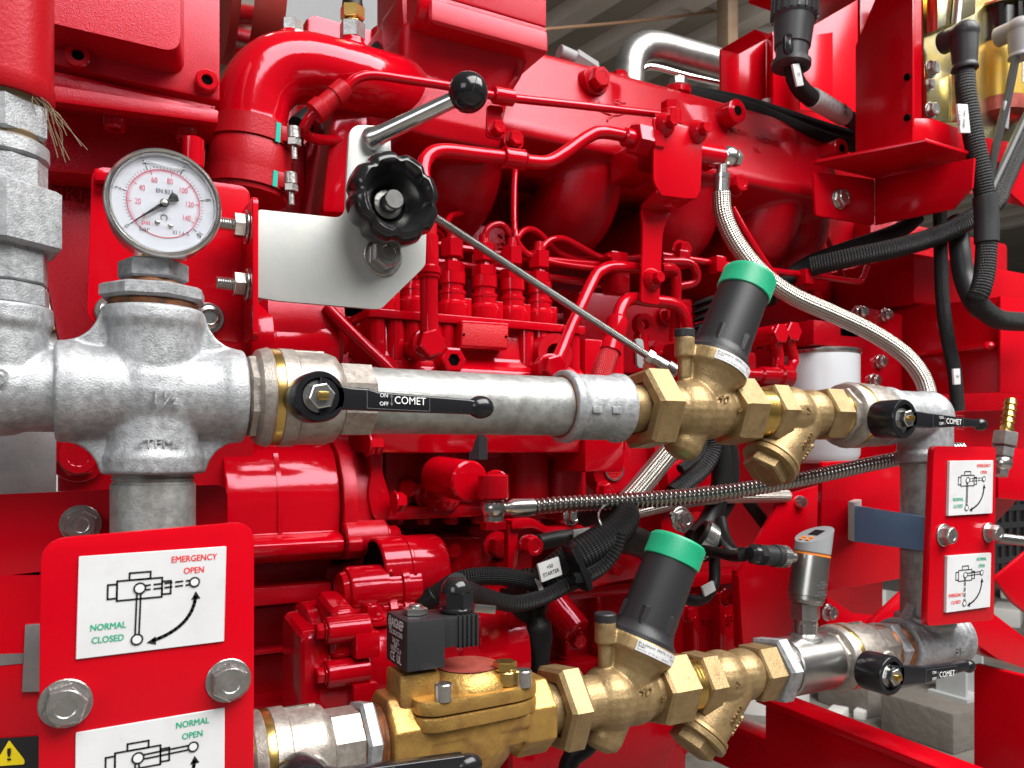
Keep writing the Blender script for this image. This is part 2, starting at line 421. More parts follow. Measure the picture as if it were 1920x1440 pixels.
# chrome exhaust pipe bend beyond the engine
b = MB(); b.tube([P(1178, 190, 1.15), P(1182, 120, 1.15), P(1200, 92, 1.15), P(1232, 88, 1.15), P(1290, 103, 1.15), P(1420, 138, 1.16)], .0265, seg=28, res=8)
solo('exhaust_pipe', 'shiny steel pipe bend rising behind the engine', 'pipe', b, 'dark_steel')
b = MB(); b.tube([P(1200, 150, 1.3), P(1215, 125, 1.3), P(1300, 145, 1.3), P(1420, 172, 1.3)], .007, seg=12); solo('rail_bar', 'thin bright steel bar below the shiny pipe bend', 'bar', b, 'chrome')
# plinths and stands on the yard floor, seen low on the right
def flo(px, py):
    w = CZ * F / (py - HY); k = (px - CX) / F; return V((w * (k * CT + ST), w * (CT - k * ST), 0))
def stand(px, py, h, lab, lab2, w_=.30):
    q = flo(px, py); t = T('concrete_plinth', lab, 'plinth', q)
    b = MB(); b.box(q + DZ * .075, (w_ * 1.6, w_, .15), bev=.012); obj('block', b, 'concrete', t)
    t = T('steel_stand', lab2, 'stand', q + DZ * .15)
    b = MB(); b.box(q + V((-.05, -.02, .15 + h / 2)), (.012, .12, h)); obj('flange', b, 'grey_paint', t)
    b = MB(); b.box(q + V((.05, -.02, .15 + h / 2)), (.012, .12, h)); obj('flange', b, 'grey_paint', t)
    b = MB(); b.box(q + V((0, -.02, .15 + h / 2)), (.087, .010, h)); obj('web', b, 'grey_paint', t)
    b = MB(); b.box(q + V((0, -.02, .156)), (.16, .16, .012)); obj('base_plate', b, 'grey_paint', t)
stand(1790, 1372, .30, 'low concrete plinth on the yard floor under the right valve lever', 'grey steel stand on the low concrete plinth at the lower right', .30)
stand(1640, 1318, .34, 'farther concrete plinth on the yard floor behind the bright sleeve', 'grey steel stand on the farther plinth under the lower valve', .26)
for i, (px, py, s_) in enumerate(((1570, 1352, .05), (1615, 1345, .035), (1890, 1170, .12), (1905, 1120, .14))):
    q = flo(px, py); b = MB(); b.box(q + DZ * s_ * .5, (s_ * 2.2, s_ * 1.3, s_), axes=(V((.9, .43, 0)), V((-.43, .9, 0)), DZ), bev=s_ * .15)
    solo('rubble_block', ('flat pale offcut lying on the yard floor left of the plinth', 'small pale offcut lying on the yard floor below the bright sleeve', 'pale block on the ground at the right edge', 'second pale block farther off at the right edge')[i], 'block', b, 'white_paint')
# left gap: yellow machine frame outside, dull plate
t = T('yellow_machine', 'bright yellow and white machine frame glimpsed through the gap on the left', 'machine', P(95, 640, 1.5))
b = MB(); b.box(P(90, 578, 1.5), (.16, .02, .06)); obj('white_panel', b, 'white_paint', t)
b = MB(); b.box(P(90, 604, 1.49), (.16, .02, .022)); obj('yellow_beam', b, 'yellow_paint', t)
qy = P(90, 610, 1.5); b = MB(); b.box2((qy.x - .08, 1.5, .01), (qy.x + .08, 1.53, qy.z - .012), bev=.003); obj('grey_panel', b, 'grey_paint', t)
b = MB(); b.prism([P(-60, 770, .66), P(106, 800, .66), P(104, 1000, .66), P(-60, 1000, .66)], DY * .006, bev=.001)
solo('steel_plate', 'dull bare steel plate behind the left elbow', 'plate', b, 'dull_plate')
b = MB(); b.prism([P(470, -80, 1.5), P(780, -60, 1.5), P(780, 1850, 1.5), P(470, 1850, 1.5)], DY * .01)
solo('grey_sheet', 'plain dark grey sheet behind the red charge air elbow', 'sheet', b, 'grey_sheet')
# ================================================================== the pipework in front of the engine (axis plane YL)
YL = 0.524
ZU, ZD = CZ + 0.034, CZ - 0.197            # axis heights of the upper and the lower line
def AX(px): return XA(px, YL - .024)        # edges were measured on the near side of the pipework
def AC(px): return XA(px, YL)               # centre lines
def C(x, z, y=YL): return V((x, y, z))
RP = 0.0225

# ---- cross fitting
xc = AC(288); A = 0.0515
t = T('cross_fitting', 'large galvanized pipe cross with four threaded arms beneath the pressure gauge', 'pipe fitting', C(xc, ZU - A))
b = MB()
zt = ZU + A * 0.98; zb = ZU - A * 0.93
b.lathe(C(xc, zb), DZ, [(0, .0262), (.001, .0285), (.010, .0290), (.015, .0272), (.02, .0266), (.08, .0266), (.085, .0272), (.090, .0290), (zt - zb - .001, .0285), (zt - zb, .0262)], 40)
b.lathe(C(xc - A, ZU), DX, [(0, .0265), (.001, .0290), (.010, .0295), (.015, .0276), (.02, .0268), (.083, .0268), (.088, .0276), (.093, .0295), (2 * A - .001, .0290), (2 * A, .0265)], 40)
b.sphere(C(xc, ZU), .034, (1.05, .86, 1.05))
for sx in (-1, 1):
    for sz in (-1, 1):
        q = [C(xc + sx * .010, ZU + sz * .010), C(xc + sx * .0485, ZU + sz * .020), C(xc + sx * .0485, ZU + sz * .0280), C(xc + sx * .040, ZU + sz * .0305), C(xc + sx * .0345, ZU + sz * .0345), C(xc + sx * .0308, ZU + sz * .040), C(xc + sx * .0282, ZU + sz * .0475), C(xc + sx * .020, ZU + sz * .0475)]
        b.prism([p + DY * -.008 for p in q], DY * .016)
body = obj('body', b, 'galvanized', t, fuse=(.0010, 7))
# raised size mark and maker's arrow mark cast on the cross
text('1½', C(xc + .004, ZU - .004, YL - .0302), DX, DZ, .012, 'galvanized', body, depth=.0007, name='size_mark', bold=.01)
text('<TFM>', C(xc + .001, ZU - .030, YL - .0274), DX, DZ, .0075, 'galvanized', body, depth=.0006, name='maker_mark', sx=1.2)

# ---- reducing bushings on top of the cross
t = T('reducing_bushing', 'wide galvanized hexagon bushing with rusty threads screwed into the cross', 'bushing', C(xc, zt))
zz = lambda py: ZA(288, py, YL)
obj('thread', MB().thread(C(xc, zt - .004), C(xc, zz(566)), .0250, .0030), 'rust_thread', t)
obj('hexagon', MB().ngon(C(xc, zz(568)), C(xc, zz(541)), .0300, 8, .10, phase=.2), 'galvanized', t, ang=25)
t = T('reducing_bushing', 'smaller galvanized bushing stacked on the wide one, directly under the gauge', 'bushing', C(xc, zz(541)))
obj('thread', MB().thread(C(xc, zz(542)), C(xc, zz(526)), .0162, .0026), 'rust_thread', t)
obj('hexagon', MB().ngon(C(xc, zz(528)), C(xc, zz(492)), .0195, 6, .10, phase=.35), 'galvanized', t, ang=25)

# ---- pressure gauge
YG = 0.500
gc = P(308, 381, YG); GR = 0.0305
t = T('pressure_gauge', 'round pressure gauge with white dial and steel rim reading zero', 'gauge', C(xc, zz(492)))
b = MB(); b.ngon(C(xc, zz(494)), C(xc, zz(476)), .0082, 6, .1, phase=.1); obj('hexagon_stem', b, 'brass_turned', t, ang=25)
b = MB(); b.cyl(C(xc, zz(478)), C(xc, zz(462)), .012, .010); obj('neck', b, 'sensor_grey', t)
b = MB()
b.lathe(gc + DY * .030, FR, [(0, GR * .5), (0, GR * .92), (.003, GR * .96), (.022, GR * .96), (.0225, GR * .99), (.0250, GR * 1.02), (.0285, GR * 1.035), (.0315, GR * 1.01), (.0325, GR * .965), (.0318, GR * .935), (.0300, GR * .90), (.0275, GR * .885), (.0275, GR * .5)], 72, closed=True)
obj('case', b, 'steel', t, ang=40)
yd = gc.y + .0018
b = MB(); b.lathe(V((gc.x, yd + .0012, gc.z)), FR, [(0, GR * .89), (.0012, GR * .89)], 64)
dial = obj('dial', b, 'dial_white', t)
def dp(ang, rr, y=yd - .0004):              # ang in degrees, clockwise from straight up
    a = math.radians(ang); return V((gc.x + math.sin(a) * rr * GR, y, gc.z + math.cos(a) * rr * GR))
def ticks(n, a0, a1, r0, r1, w, m, name, big=None):
    b = MB()
    for i in range(n + 1):
        a = a0 + (a1 - a0) * i / n; q0, q1 = dp(a, r0), dp(a, r1)
        bg = big and i % big[0] == 0
        if bg: q1 = dp(a, big[1])
        d = (q1 - q0).normalized(); s_ = d.cross(FR).normalized() * (w * (2.2 if bg else 1)) / 2
        f = b.bm.faces.new([b.bm.verts.new(x) for x in (q0 + s_, q1 + s_, q1 - s_, q0 - s_)])
    obj(name, b, m, dial)
A0, A1 = -128.0, 128.0
ticks(50, A0, A1, .655, .70, .00022, 'print_black', 'bar_scale', (10, .735))
ticks(72, A0, A1 * .985, .630, .585, .00020, 'print_pink', 'psi_scale', (10, .555))
b = MB(); pr = []
b.lathe(V((gc.x, yd - .0003, gc.z)), FR, [(0, GR * .632), (0, GR * .645), (.0001, GR * .645), (.0001, GR * .632)], 72, closed=True)
obj('scale_ring', b, 'print_pink', dial)
for i, s_ in enumerate(('0', '2', '4', '6', '8', '10')):
    a = A0 + (A1 - A0) * i / 5; ar = math.radians(a)
    text(s_, dp(a, .80), V((math.cos(ar), 0, -math.sin(ar))), V((math.sin(ar), 0, math.cos(ar))), .0044, 'print_black', dial, sx=.75, name='numeral')
for v_ in range(0, 141, 20):
    a = A0 + (A1 * .985 - A0) * v_ / 144.0; text(str(v_), dp(a, .45), DX, DZ, .0046, 'print_pink', dial, sx=.72, bold=.012, name='numeral')
text('EN 837', dp(0, .21) + V((.0002, 0, .0006)), DX, DZ, .0036, 'print_black', dial, sx=.85)
text('psi', dp(219, .50), DX, DZ, .0042, 'print_pink', dial, bold=.01)
text('bar', dp(213, .62), DX, DZ, .0042, 'print_black', dial, bold=.008)
text('KI 1.6 %', dp(150, .60), DX, DZ, .0034, 'print_black', dial, sx=.8, bold=.01)
b = MB(); b.tube([dp(a, .055) + V((0, 0, -.26 * GR)) for a in range(-140, 141, 20)], .00022, seg=6); obj('printed_arc', b, 'print_black', dial)
for a, r_ in ((198, .39), (165, .42)):
    b = MB(); p0 = dp(a, r_); b.sphere(p0, .0016, (1, .5, 1), 14); b.box(p0 + FR * .0008, (.0022, .0004, .0004)); b.box(p0 + FR * .0008, (.0004, .0004, .0022)); obj('screw', b, 'steel', dial)
b = MB(); an = math.radians(A0)
tip, hub = dp(A0, .66, yd - .0022), V((gc.x, yd - .0022, gc.z)); dr = (tip - hub).normalized(); sd = dr.cross(FR).normalized()
b.prism([hub + sd * .0011, tip + sd * .0002, tip - sd * .0002, hub - sd * .0011], DY * .0004)
bk = hub - dr * .0075
b.prism([hub + sd * .0009, hub - dr * .003 + sd * .0008, bk + sd * .0031, bk - dr * .0014, bk - sd * .0031, hub - dr * .003 - sd * .0008, hub - sd * .0009], DY * .0004)
b.lathe(hub, FR, [(-.0006, .0024), (.0004, .0024), (.0005, .0)], 24)
obj('needle', b, 'print_black', t)
obj('needle_cap', MB().lathe(hub, FR, [(0, .0018), (.0009, .0017), (.0012, .001), (.0013, 0)], 24), 'stainless', t)
b = MB(); b.lathe(V((gc.x, gc.y - .0012, gc.z)), FR, [(0, GR * .905), (.0011, GR * .905)], 64); obj('window', b, 'glass', t)
b = MB()
arc = [dp(a, .80, yd - .0012) for a in (-27, -20)] + [dp(-8, .735, yd - .0012), dp(6, .70, yd - .0012), dp(18, .735, yd - .0012), dp(27, .80, yd - .0012)]
b.tube(arc, .00035, seg=6); obj('liquid_line', b, 'white_tag', t)

# ---- far left column: elbow, union, red pipe
xe = AC(2)
t = T('elbow_fitting', 'galvanized elbow cut off by the left edge, screwed into the cross', 'pipe fitting', C(xe, ZU - .03))
b = MB(); R_ = .030
b.lathe(C(xe - .004, ZU), DX, [(0, .020), (.004, .0235), (.034, .0235), (.038, .0246), (AX(124) - xe + .004, .0242)], 36)
ze = ZA(2, 575, YL)
b.lathe(C(xe, ZU - .004), DZ, [(0, .020), (.004, .0235), (.036, .0235), (.040, .0258), (ze - ZU + .004, .0252)], 36)
b.sphere(C(xe, ZU), .0262)
b.prism([p + DY * -.006 for p in (C(xe + .010, ZU + .010), C(xe + .034, ZU + .019), C(xe + .027, ZU + .024), C(xe + .022, ZU + .031), C(xe + .019, ZU + .038))], DY * .012)
el = obj('body', b, 'galvanized', t, fuse=(.0011, 5))
text('2', C(xe + .001, ZU + .002, YL - .0283), V((1, 0, -.5)), V((.5, 0, 1)), .018, 'galvanized', el, depth=.0006, name='size_mark')
obj('thread', MB().thread(C(AX(122), ZU), C(xc - A + .002, ZU), .0238, .0030), 'rust_thread', t)
zz0 = lambda py: ZA(2, py, YL)
t = T('pipe_union', 'old galvanized union with big hexagon nut standing on the left elbow', 'pipe fitting', C(xe, ze))
for nm, y0, y1, r, n in (('lower_nipple', 578, 535, .0240, 8), ('union_half', 535, 452, .0232, 8), ('union_nut', 470, 356, .0318, 6), ('union_half', 362, 300, .0225, 10), ('collar', 302, 268, .0235, 24), ('hexagon_nipple', 262, 196, .0240, 6)):
    obj(nm, MB().ngon(C(xe, zz0(y0)), C(xe, zz0(y1)), r, n, .10, phase=.3 if n != 6 else .15), 'galvanized', t, ang=25, fuse=None)
obj('thread', MB().thread(C(xe, zz0(280)), C(xe, zz0(250)), .0215, .003), 'hemp', t)
obj('thread', MB().thread(C(xe, zz0(200)), C(xe, zz0(180)), .0225, .003), 'hemp', t)
b = MB()
for i in range(18):
    a = random.uniform(-.9, .5); base = C(xe + math.cos(a) * .024, zz0(random.uniform(185, 200)), YL + math.sin(a) * .024)
    L_ = random.uniform(.008, .024); dr = V((random.uniform(.1, .9), random.uniform(-.4, .2), random.uniform(-1.2, -.5))).normalized()
    b.tube([base, base + dr * L_ * .5 + DX * random.uniform(-.002, .003), base + dr * L_ + V((random.uniform(-.002, .004), 0, -L_ * .3))], .00022, seg=4, res=3)
o = obj('hemp_fibres', b, 'hemp', t); o['kind'] = 'stuff'
b = MB(); b.lathe(C(xe, zz0(190)), DZ, [(0, .0250), (.002, .0262), (.010, .0262), (.0105, .0256), (.09, .0256)], 40)
rp = solo('red_pipe', 'red painted pipe coming down into the union at the top left edge', 'pipe', b, 'red_rubber')

# ---- pipe down from the cross
b = MB(); b.thread(C(xc, zb + .001), C(xc, zb - .007), .0232, .0025); b.cyl(C(xc, zb - .006), C(xc, CZ - .35), .0236, seg=40, ch=0)
solo('standing_pipe', 'thick galvanized pipe from the cross down behind the left sign panel', 'pipe', b, 'galvanized_pipe')

# ---- ball valves (all of one pattern, flow along X)
def valve_body(t, x0, L, z, k=1.0):
    xs = lambda f: x0 + L * f
    obj('thread', MB().thread(C(xs(-.02), z), C(xs(.075), z), .0225 * k, .0026), 'brass_turned', t)
    obj('end_hexagon', MB().ngon(C(xs(.07), z), C(xs(.17), z), .0268 * k, 8, .08, phase=.39), 'nickel_brass', t, ang=25)
    b = MB(); b.lathe(C(xs(.13), z), DX, [(0, .0270 * k), (.002, .0300 * k), (L * .09, .0318 * k), (L * .105, .0310 * k)], 48); obj('end_flange', b, 'nickel_brass', t)
    b = MB(); b.lathe(C(xs(.23), z), DX, [(0, .0308 * k), (.001, .0312 * k), (L * .065, .0312 * k), (L * .066, .0308 * k)], 48); ring = obj('gold_ring', b, 'brass_turned', t)
    for i, tx in enumerate(('PN25 CW617N', '1¼ C 24', 'PN25 CW617N')):
        pass
    b = MB()
    b.lathe(C(xs(.29), z), DX, [(0, .0300 * k), (.001, .0315 * k), (.010, .0315 * k), (.011, .0302 * k), (L * .36, .0302 * k), (L * .42, .0285 * k), (L * .46, .0240 * k), (L * .47, .0225 * k)], 48)
    b.cyl(C(xs(.50), z), C(xs(.50), z, YL - .040), .0125 * k)
    body = obj('body', b, 'nickel_brass', t)
    obj('end_octagon', MB().ngon(C(xs(.745), z), C(xs(1.0), z), .0252 * k, 8, .06, phase=.39), 'nickel_brass', t, ang=25)
    for dx in (-.004, 0, .004):
        b2 = MB(); b2.cyl(C(xs(.50) + dx - .009, z + .0302 * k), C(xs(.50) + dx + .009, z + .0302 * k), .0012, seg=8); obj('cast_bar', b2, 'nickel_brass', t)
    return body
def valve_handle(t, hub, arm, tip, txt, txtsize, upd=DZ, lw=.009, yf=.462, rad=.0150, tdir=None):
    # hub: cup washer, nut and stem; arm: outline of the flat lever
    b = MB(); hy = YL - .036
    p0 = V((hub.x, hy, hub.z)); Lh = hy - yf
    b.lathe(p0, FR, [(0, rad * .6), (0, rad * .98), (.002, rad), (Lh - .0015, rad), (Lh, rad * .94), (Lh, rad * .74), (Lh - .004, rad * .70), (Lh - .004, rad * .3)], 40, closed=True)
    cup = obj('handle_hub', b, 'black_lever', t)
    b = MB(); q = p0 + FR * (Lh - .004)
    b.lathe(q, FR, [(0, .0096), (.0012, .0096), (.0012, .0072)], 24); b.ngon(q + FR * .001, q + FR * .0085, .0078, 6, .1, phase=.2)
    nut = obj('nut', b, 'steel', t, ang=25)
    b = MB(); b.box(q + FR * .006, (.0066, .012, .0052), bev=.0012); obj('stem', b, 'brass_turned', t)
    b = MB(); b.prism(arm, DY * lw, bev=.0016, seg=3)
    b.sphere(tip[0], tip[1], (1.25, .9, 1), 24)
    lev = obj('lever', b, 'black_lever', t, ang=40)
    pos, ru, rv = txt
    text('COMET', pos + FR * .0004 + ru * txtsize * 1.1, ru, rv, txtsize, 'print_white', lev, bold=.012, sx=.92)
    text('ON', pos + FR * .0004 - ru * txtsize * 1.45 + rv * txtsize * .38, ru, rv, txtsize * .5, 'print_white', lev, bold=.012)
    text('OFF', pos + FR * .0004 - ru * txtsize * 1.45 - rv * txtsize * .38, ru, rv, txtsize * .5, 'print_white', lev, bold=.012)
    b = MB(); w = .00018; q = pos + FR * .0004 - ru * txtsize * .72
    def quad(a, c, ww):
        d = (c - a).normalized(); s_ = d.cross(FR) * ww; b.bm.faces.new([b.bm.verts.new(x) for x in (a + s_, c + s_, c - s_, a - s_)])
    quad(q - rv * txtsize * .45, q + rv * txtsize * .45, w)
    for sg in (1, -1):
        for e in (1, -1): quad(q + rv * sg * txtsize * .5, q + rv * sg * txtsize * .25 + ru * e * txtsize * .12, w)
    c = pos + FR * .0003; hw, hh = ru * txtsize * 3.05, rv * txtsize * .85
    for a_, b_ in ((c - hw - hh, c + hw - hh), (c + hw - hh, c + hw + hh), (c + hw + hh, c - hw + hh), (c - hw + hh, c - hw - hh)): quad(a_, b_, w * .5)
    obj('printed_frame', b, 'print_grey', lev)
HY_ = .462
def hp(px, py, Y=HY_): return P(px, py, Y)
xv = AX(452)
t = T('ball_valve', 'nickel plated ball valve right of the cross, long black lever along the pipe', 'ball valve', C(xv, ZU - .03))
valve_body(t, xv, AX(712) - xv, ZU)
valve_handle(t, hp(601, 743), [hp(*q) for q in ((600, 700), (622, 704), (640, 722), (660, 726), (692, 728), (710, 734), (880, 748), (900, 752), (902, 778), (880, 776), (700, 770), (662, 768), (640, 768), (622, 780), (600, 784))],
             (hp(906, 763) + DY * .004, .0075), (hp(748, 751), (hp(870, 760) - hp(700, 751)).normalized(), V((0, 0, 1))), .0066)
# the printed ring band of the first valve
def ring_text(s_, x, z, r, size, m, parent, a0, da):
    for i, ch in enumerate(s_):
        if ch == ' ': continue
        a = math.radians(a0 + da * i); n = V((0, -math.cos(a), math.sin(a))); tg = V((0, -math.sin(a), -math.cos(a)))
        text(ch, V((x, YL, z)) + n * (r + .0002), tg, V((1, 0, 0)), size, m, parent, name='cast_letter')

# ---- galvanized pipe and socket
b = MB(); b.cyl(C(AX(705), ZU), C(AX(1100), ZU), RP, seg=48, ch=0)
solo('horizontal_pipe', 'straight galvanized pipe behind the long black lever of the left valve', 'pipe', b, 'galvanized_pipe')
x0, x1 = AX(1083), AX(1196); L = x1 - x0
t = T('pipe_socket', 'galvanized socket joining the long pipe to the brass union', 'pipe fitting', C(x0, ZU - .028))
b = MB(); b.lathe(C(x0, ZU), DX, [(0, RP), (0, .0268), (.001, .0280), (.006, .0282), (.009, .0262), (.012, .0256), (L - .011, .0256), (L - .008, .0262), (L - .005, .0278), (L - .001, .0276), (L, .0262), (L, .02)], 44, closed=True)
so = obj('body', b, 'galvanized', t, ang=60)
obj('rust_seam', MB().lathe(C(x0 - .0006, ZU), DX, [(0, RP + .0002), (0, RP + .0016), (.001, RP + .0016), (.001, RP + .0002)], 40, closed=True), 'rust_thread', t)
for xx in (.30, .62):
    b = MB(); b.box(C(x0 + L * xx, ZU - .003, YL - .0258), (.008, .0014, .0055), bev=.0006); obj('cast_lug', b, 'galvanized', t)

# ---- pressure reducing valve
AXD = V((math.sin(math.radians(27)), 0, math.cos(math.radians(27)))); AXP = V((AXD.z, 0, -AXD.x))
def reducing_valve(where, pc, z, nut0, nut1, tail0, tail1, out1, label):
    xk = AC(pc); c = C(xk, z); t = T('pressure_reducing_valve', label, 'pressure valve', C(xk, z - .03))
    # inlet tail and union nut
    obj('inlet_tail', MB().cyl(C(AX(tail0), z), C(AX(tail1) + .02, z), .0195, seg=36, ch=0), 'brass_cast', t)
    xn0, xn1 = AX(nut0), AX(nut1); b = MB(); Ln = xn1 - xn0
    b.lathe(C(xn0, z), DX, [(0, .0232), (0, .0315), (.003, .0345), (Ln - .004, .0345), (Ln, .0300), (Ln, .0232)], 6, ref=V((0, -.4, 1)), closed=True)
    obj('union_nut', b, 'brass_cast', t, ang=25)
    obj('gasket', MB().lathe(C(xn0 + .003, z), DX, [(0, .019), (0, .0255), (.001, .0255), (.001, .019)], 32, closed=True), 'copper_red', t)
    # cast body
    b = MB()
    b.cyl(C(xn1 - .006, z), C(AX(out1), z), .0205, seg=32)
    b.sphere(c + DX * -.010, .0265, (.9, 1, 1)); b.sphere(c + DX * .012, .0245, (1.1, 1, 1))
    b.lathe(c, AXD, [(-.044, .007), (-.040, .0140), (-.034, .0160), (-.014, .0165), (0, .020), (.022, .0215), (.032, .026), (.037, .0300), (.046, .0302), (.048, .029)], 40)
    bt = c + AXD * .030 - AXP * .030
    b.cyl(bt + DZ * -.014, V((bt.x, bt.y, bt.z + .010)), .0058); b.cyl(V((bt.x, bt.y, bt.z + .004)), V((bt.x, bt.y, bt.z + .022)), .0085)
    b.prism([c + DX * -.012 + FR * .004, bt + DZ * .006 + FR * .004, c + AXD * .042 - AXP * .018 + FR * .004, c + DX * .01 + FR * .004], DY * .008)
    bd = obj('body', b, 'brass_cast', t, fuse=(.0010, 3))
    b = MB(); cp = V((bt.x, bt.y, bt.z + .0215)); b.lathe(cp, DZ, [(0, .0088), (.0055, .0088), (.0065, .008)], 40); obj('gauge_port_cap', b, 'black_matte', t)
    # spring bonnet
    b = MB(); b.lathe(c + AXD * .047, AXD, [(0, .0290), (.004, .0285), (.006, .0265), (.010, .0250), (.012, .0243), (.0135, .0243)], 48)
    bo = obj('bonnet', b, 'black_matte', t)
    obj('bonnet_hexagon', MB().ngon(c + AXD * .058, c + AXD * .074, .0252, 6, .06, phase=.15), 'black_matte', bo, ang=20)
    b = MB(); b.lathe(c + AXD * .060, AXD, [(0, .0236), (.018, .0232), (.057, .0224)], 48); obj('bonnet_sleeve', b, 'black_matte', bo)
    b = MB(); ns = 96
    q = c + AXD * .1165
    b.lathe(q, AXD, [(0, .0228), (.0005, .0236), (.0185, .0230), (.0200, .0222), (.0200, 0)], 48)
    for i in range(ns):
        a = 2 * math.pi * i / ns; n = AXP * math.cos(a) + DY * math.sin(a)
        b.box(q + AXD * .0095 + n * .0234, (.0006, .0009, .0172), axes=(AXD.cross(n), n, AXD))
    obj('setting_cap', b, 'green_plastic', t)
    # wrap-around label on the seat ring
    b = MB(); ring = []
    for i in range(13):
        a = math.radians(-132 + i * 6.6); n = AXP * math.cos(a) + DY * math.sin(a)
        ring.append((c + n * .0306 + AXD * .0375, c + n * .0306 + AXD * .0462, n))
    for (a0, a1, _), (c0, c1, _) in zip(ring, ring[1:]):
        b.prism([a0, c0, c1, a1], (a0 - c) .normalized() * .0003)
    lb = obj('label_strip', b, 'white_label', t)
    def ring_line(s_, h, size, a0, da, m='print_black'):
        for i, ch in enumerate(s_):
            if ch == ' ': continue
            a = math.radians(a0 + da * i); n = AXP * math.cos(a) + DY * math.sin(a); tg = -AXP * math.sin(a) + DY * math.cos(a)
            text(ch, c + n * .0310 + AXD * h, tg, AXD, size, m, lb, name='printed_letter', bold=.012)
    ring_line('Braukmann D05FS-11/2A', .0441, .0028, -129, 3.0)
    ring_line('DVGW', .0417, .0023, -129, 2.6); ring_line('Country of Origin: Germany', .0395, .0021, -129, 2.2, 'print_grey')
    ring_line('resideo', .0420, .0024, -70, 2.6)
    nf = c + AXD * .012 + FR * .0232
    text('40', nf + AXP * .004, AXP * .9 + AXD * .1, AXD, .011, 'brass_cast', bd, depth=.0008, name='size_mark', bold=.01)
    text('>', c + DX * .028 + FR * .0226, DX, DZ, .009, 'brass_cast', bd, depth=.0008, name='flow_mark')
    return t
reducing_valve('u', 1306, ZU, 1228, 1278, 1188, 1232, 1410, 'upper brass pressure reducing valve with slanted black bonnet and green cap')
reducing_valve('l', 1160, ZD, 1064, 1108, 1030, 1066, 1268, 'lower brass pressure reducing valve with slanted black bonnet and green cap')

# ---- Y strainers
def strainer(x, z, n0, n1, h0, h1, e0, e1, label, legl, thread=True):
    t = T('y_strainer', label, 'strainer', C(x, z - .05))
    xn0, xn1 = AX(n0), AX(n1); Ln = xn1 - xn0; b = MB()
    b.lathe(C(xn0, z), DX, [(0, .0285), (.003, .0305), (Ln - .003, .0305), (Ln, .027)], 6, ref=V((0, -.35, 1))); obj('union_nut', b, 'brass_cast', t, ang=25)
    obj('thread', MB().thread(C(xn1 - .001, z), C(AX(h0) + .001, z), .0222, .0030), 'brass_turned', t)
    obj('inlet_hexagon', MB().ngon(C(AX(h0), z), C(AX(h1), z), .0272, 6, .08, ref=V((0, -.5, 1))), 'brass_cast', t, ang=25)
    xa, xb = AX(h1), AX(e0); ld = V((-.70, 0, -.714)).normalized(); cc = C((xa + xb) / 2 + .008, z)
    b = MB(); b.cyl(C(xa - .004, z), C(xb + .004, z), .0195, seg=32); b.sphere(C(xa + .012, z), .0245); b.sphere(C(xb - .010, z), .0228)
    b.lathe(cc, ld, [(-.020, .010), (-.010, .018), (.0, .0205), (legl * .8, .0225), (legl, .0228)], 36)
    bd = obj('body', b, 'brass_cast', t, fuse=(.0010, 3))
    q = cc + ld * legl
    b = MB(); b.lathe(q - ld * .001, ld, [(0, .0230), (.001, .0252), (.004, .0258), (.0045, .0245), (.006, .0262), (.010, .0258), (.011, .023)], 44); obj('leg_ring', b, 'brass_cast', t)
    b = MB(); b.ngon(q + ld * .009, q + ld * .020, .0205, 6, .1, phase=.4); b.lathe(q + ld * .0195, ld, [(0, .014), (.0008, .0135), (.0008, .008), (.0002, .007)], 24); obj('strainer_plug', b, 'brass_cast', t, ang=25)
    obj('outlet_hexagon', MB().ngon(C(AX(e0), z), C(AX(e1), z), .0262, 6, .08, ref=V((0, -.5, 1))), 'brass_cast', t, ang=25)
    pu = V((.714, 0, -.70))
    for s_, ph, f_ in (('PN20', 8, .58), ('DN40', 38, .66)):
        a = math.radians(ph); n_ = FR * math.cos(a) + pu * math.sin(a)
        text(s_, cc + ld * legl * f_ + n_ * .0222, ld, n_.cross(ld), .0078, 'brass_cast', bd, depth=.0012, name='cast_mark', bold=.01)
    text('>', C(xa + .012, z, YL - .0242), V((1, 0, -.3)), DZ, .012, 'brass_cast', bd, depth=.0008, name='flow_mark')
    return t
strainer(AX(1530), ZU, 1396, 1442, 1470, 1500, 1572, 1604, 'upper brass Y strainer with its plugged leg pointing down to the left', .056)
strainer(AX(1420), ZD, 1256, 1314, 1334, 1366, 1444, 1478, 'lower brass Y strainer whose plugged leg nearly reaches the bottom edge', .056)

# ---- upper right valve, elbow, riser, tee
xv = AX(1600)
t = T('ball_valve', 'nickel plated ball valve after the upper strainer, lever over the grey elbow', 'ball valve', C(xv, ZU - .03))
valve_body(t, xv, AX(1722) - xv, ZU)
valve_handle(t, hp(1697, 785), [hp(*q) for q in ((1697, 770), (1720, 771), (1745, 775), (1800, 782), (1838, 787), (1840, 801), (1800, 800), (1745, 803), (1718, 800), (1697, 800))],
             (hp(1846, 796) + DY * .004, .0062), (hp(1778, 790), (hp(1830, 795) - hp(1750, 788)).normalized(), DZ), .0074, rad=.0175)
xr = AC(1734)
t = T('elbow_fitting', 'galvanized elbow turning down behind the right black lever', 'pipe fitting', C(xr, ZU - .05))
b = MB(); xl = AX(1690)
b.lathe(C(xl, ZU), DX, [(0, .027), (.001, .0290), (.010, .0295), (.013, .0265), (xr - xl, .0262)], 36)
zl = ZA(1734, 868, YL)
b.lathe(C(xr, zl), DZ, [(0, .027), (.001, .0290), (.010, .0295), (.013, .0265), (ZU - zl, .0262)], 36)
b.sphere(C(xr, ZU), .0278)
obj('body', b, 'galvanized', t, fuse=(.0012, 4))
zt2 = ZA(1734, 1150, YL)
b = MB(); b.cyl(C(xr, zl + .004), C(xr, zt2 - .01), RP + .0008, seg=40, ch=0)
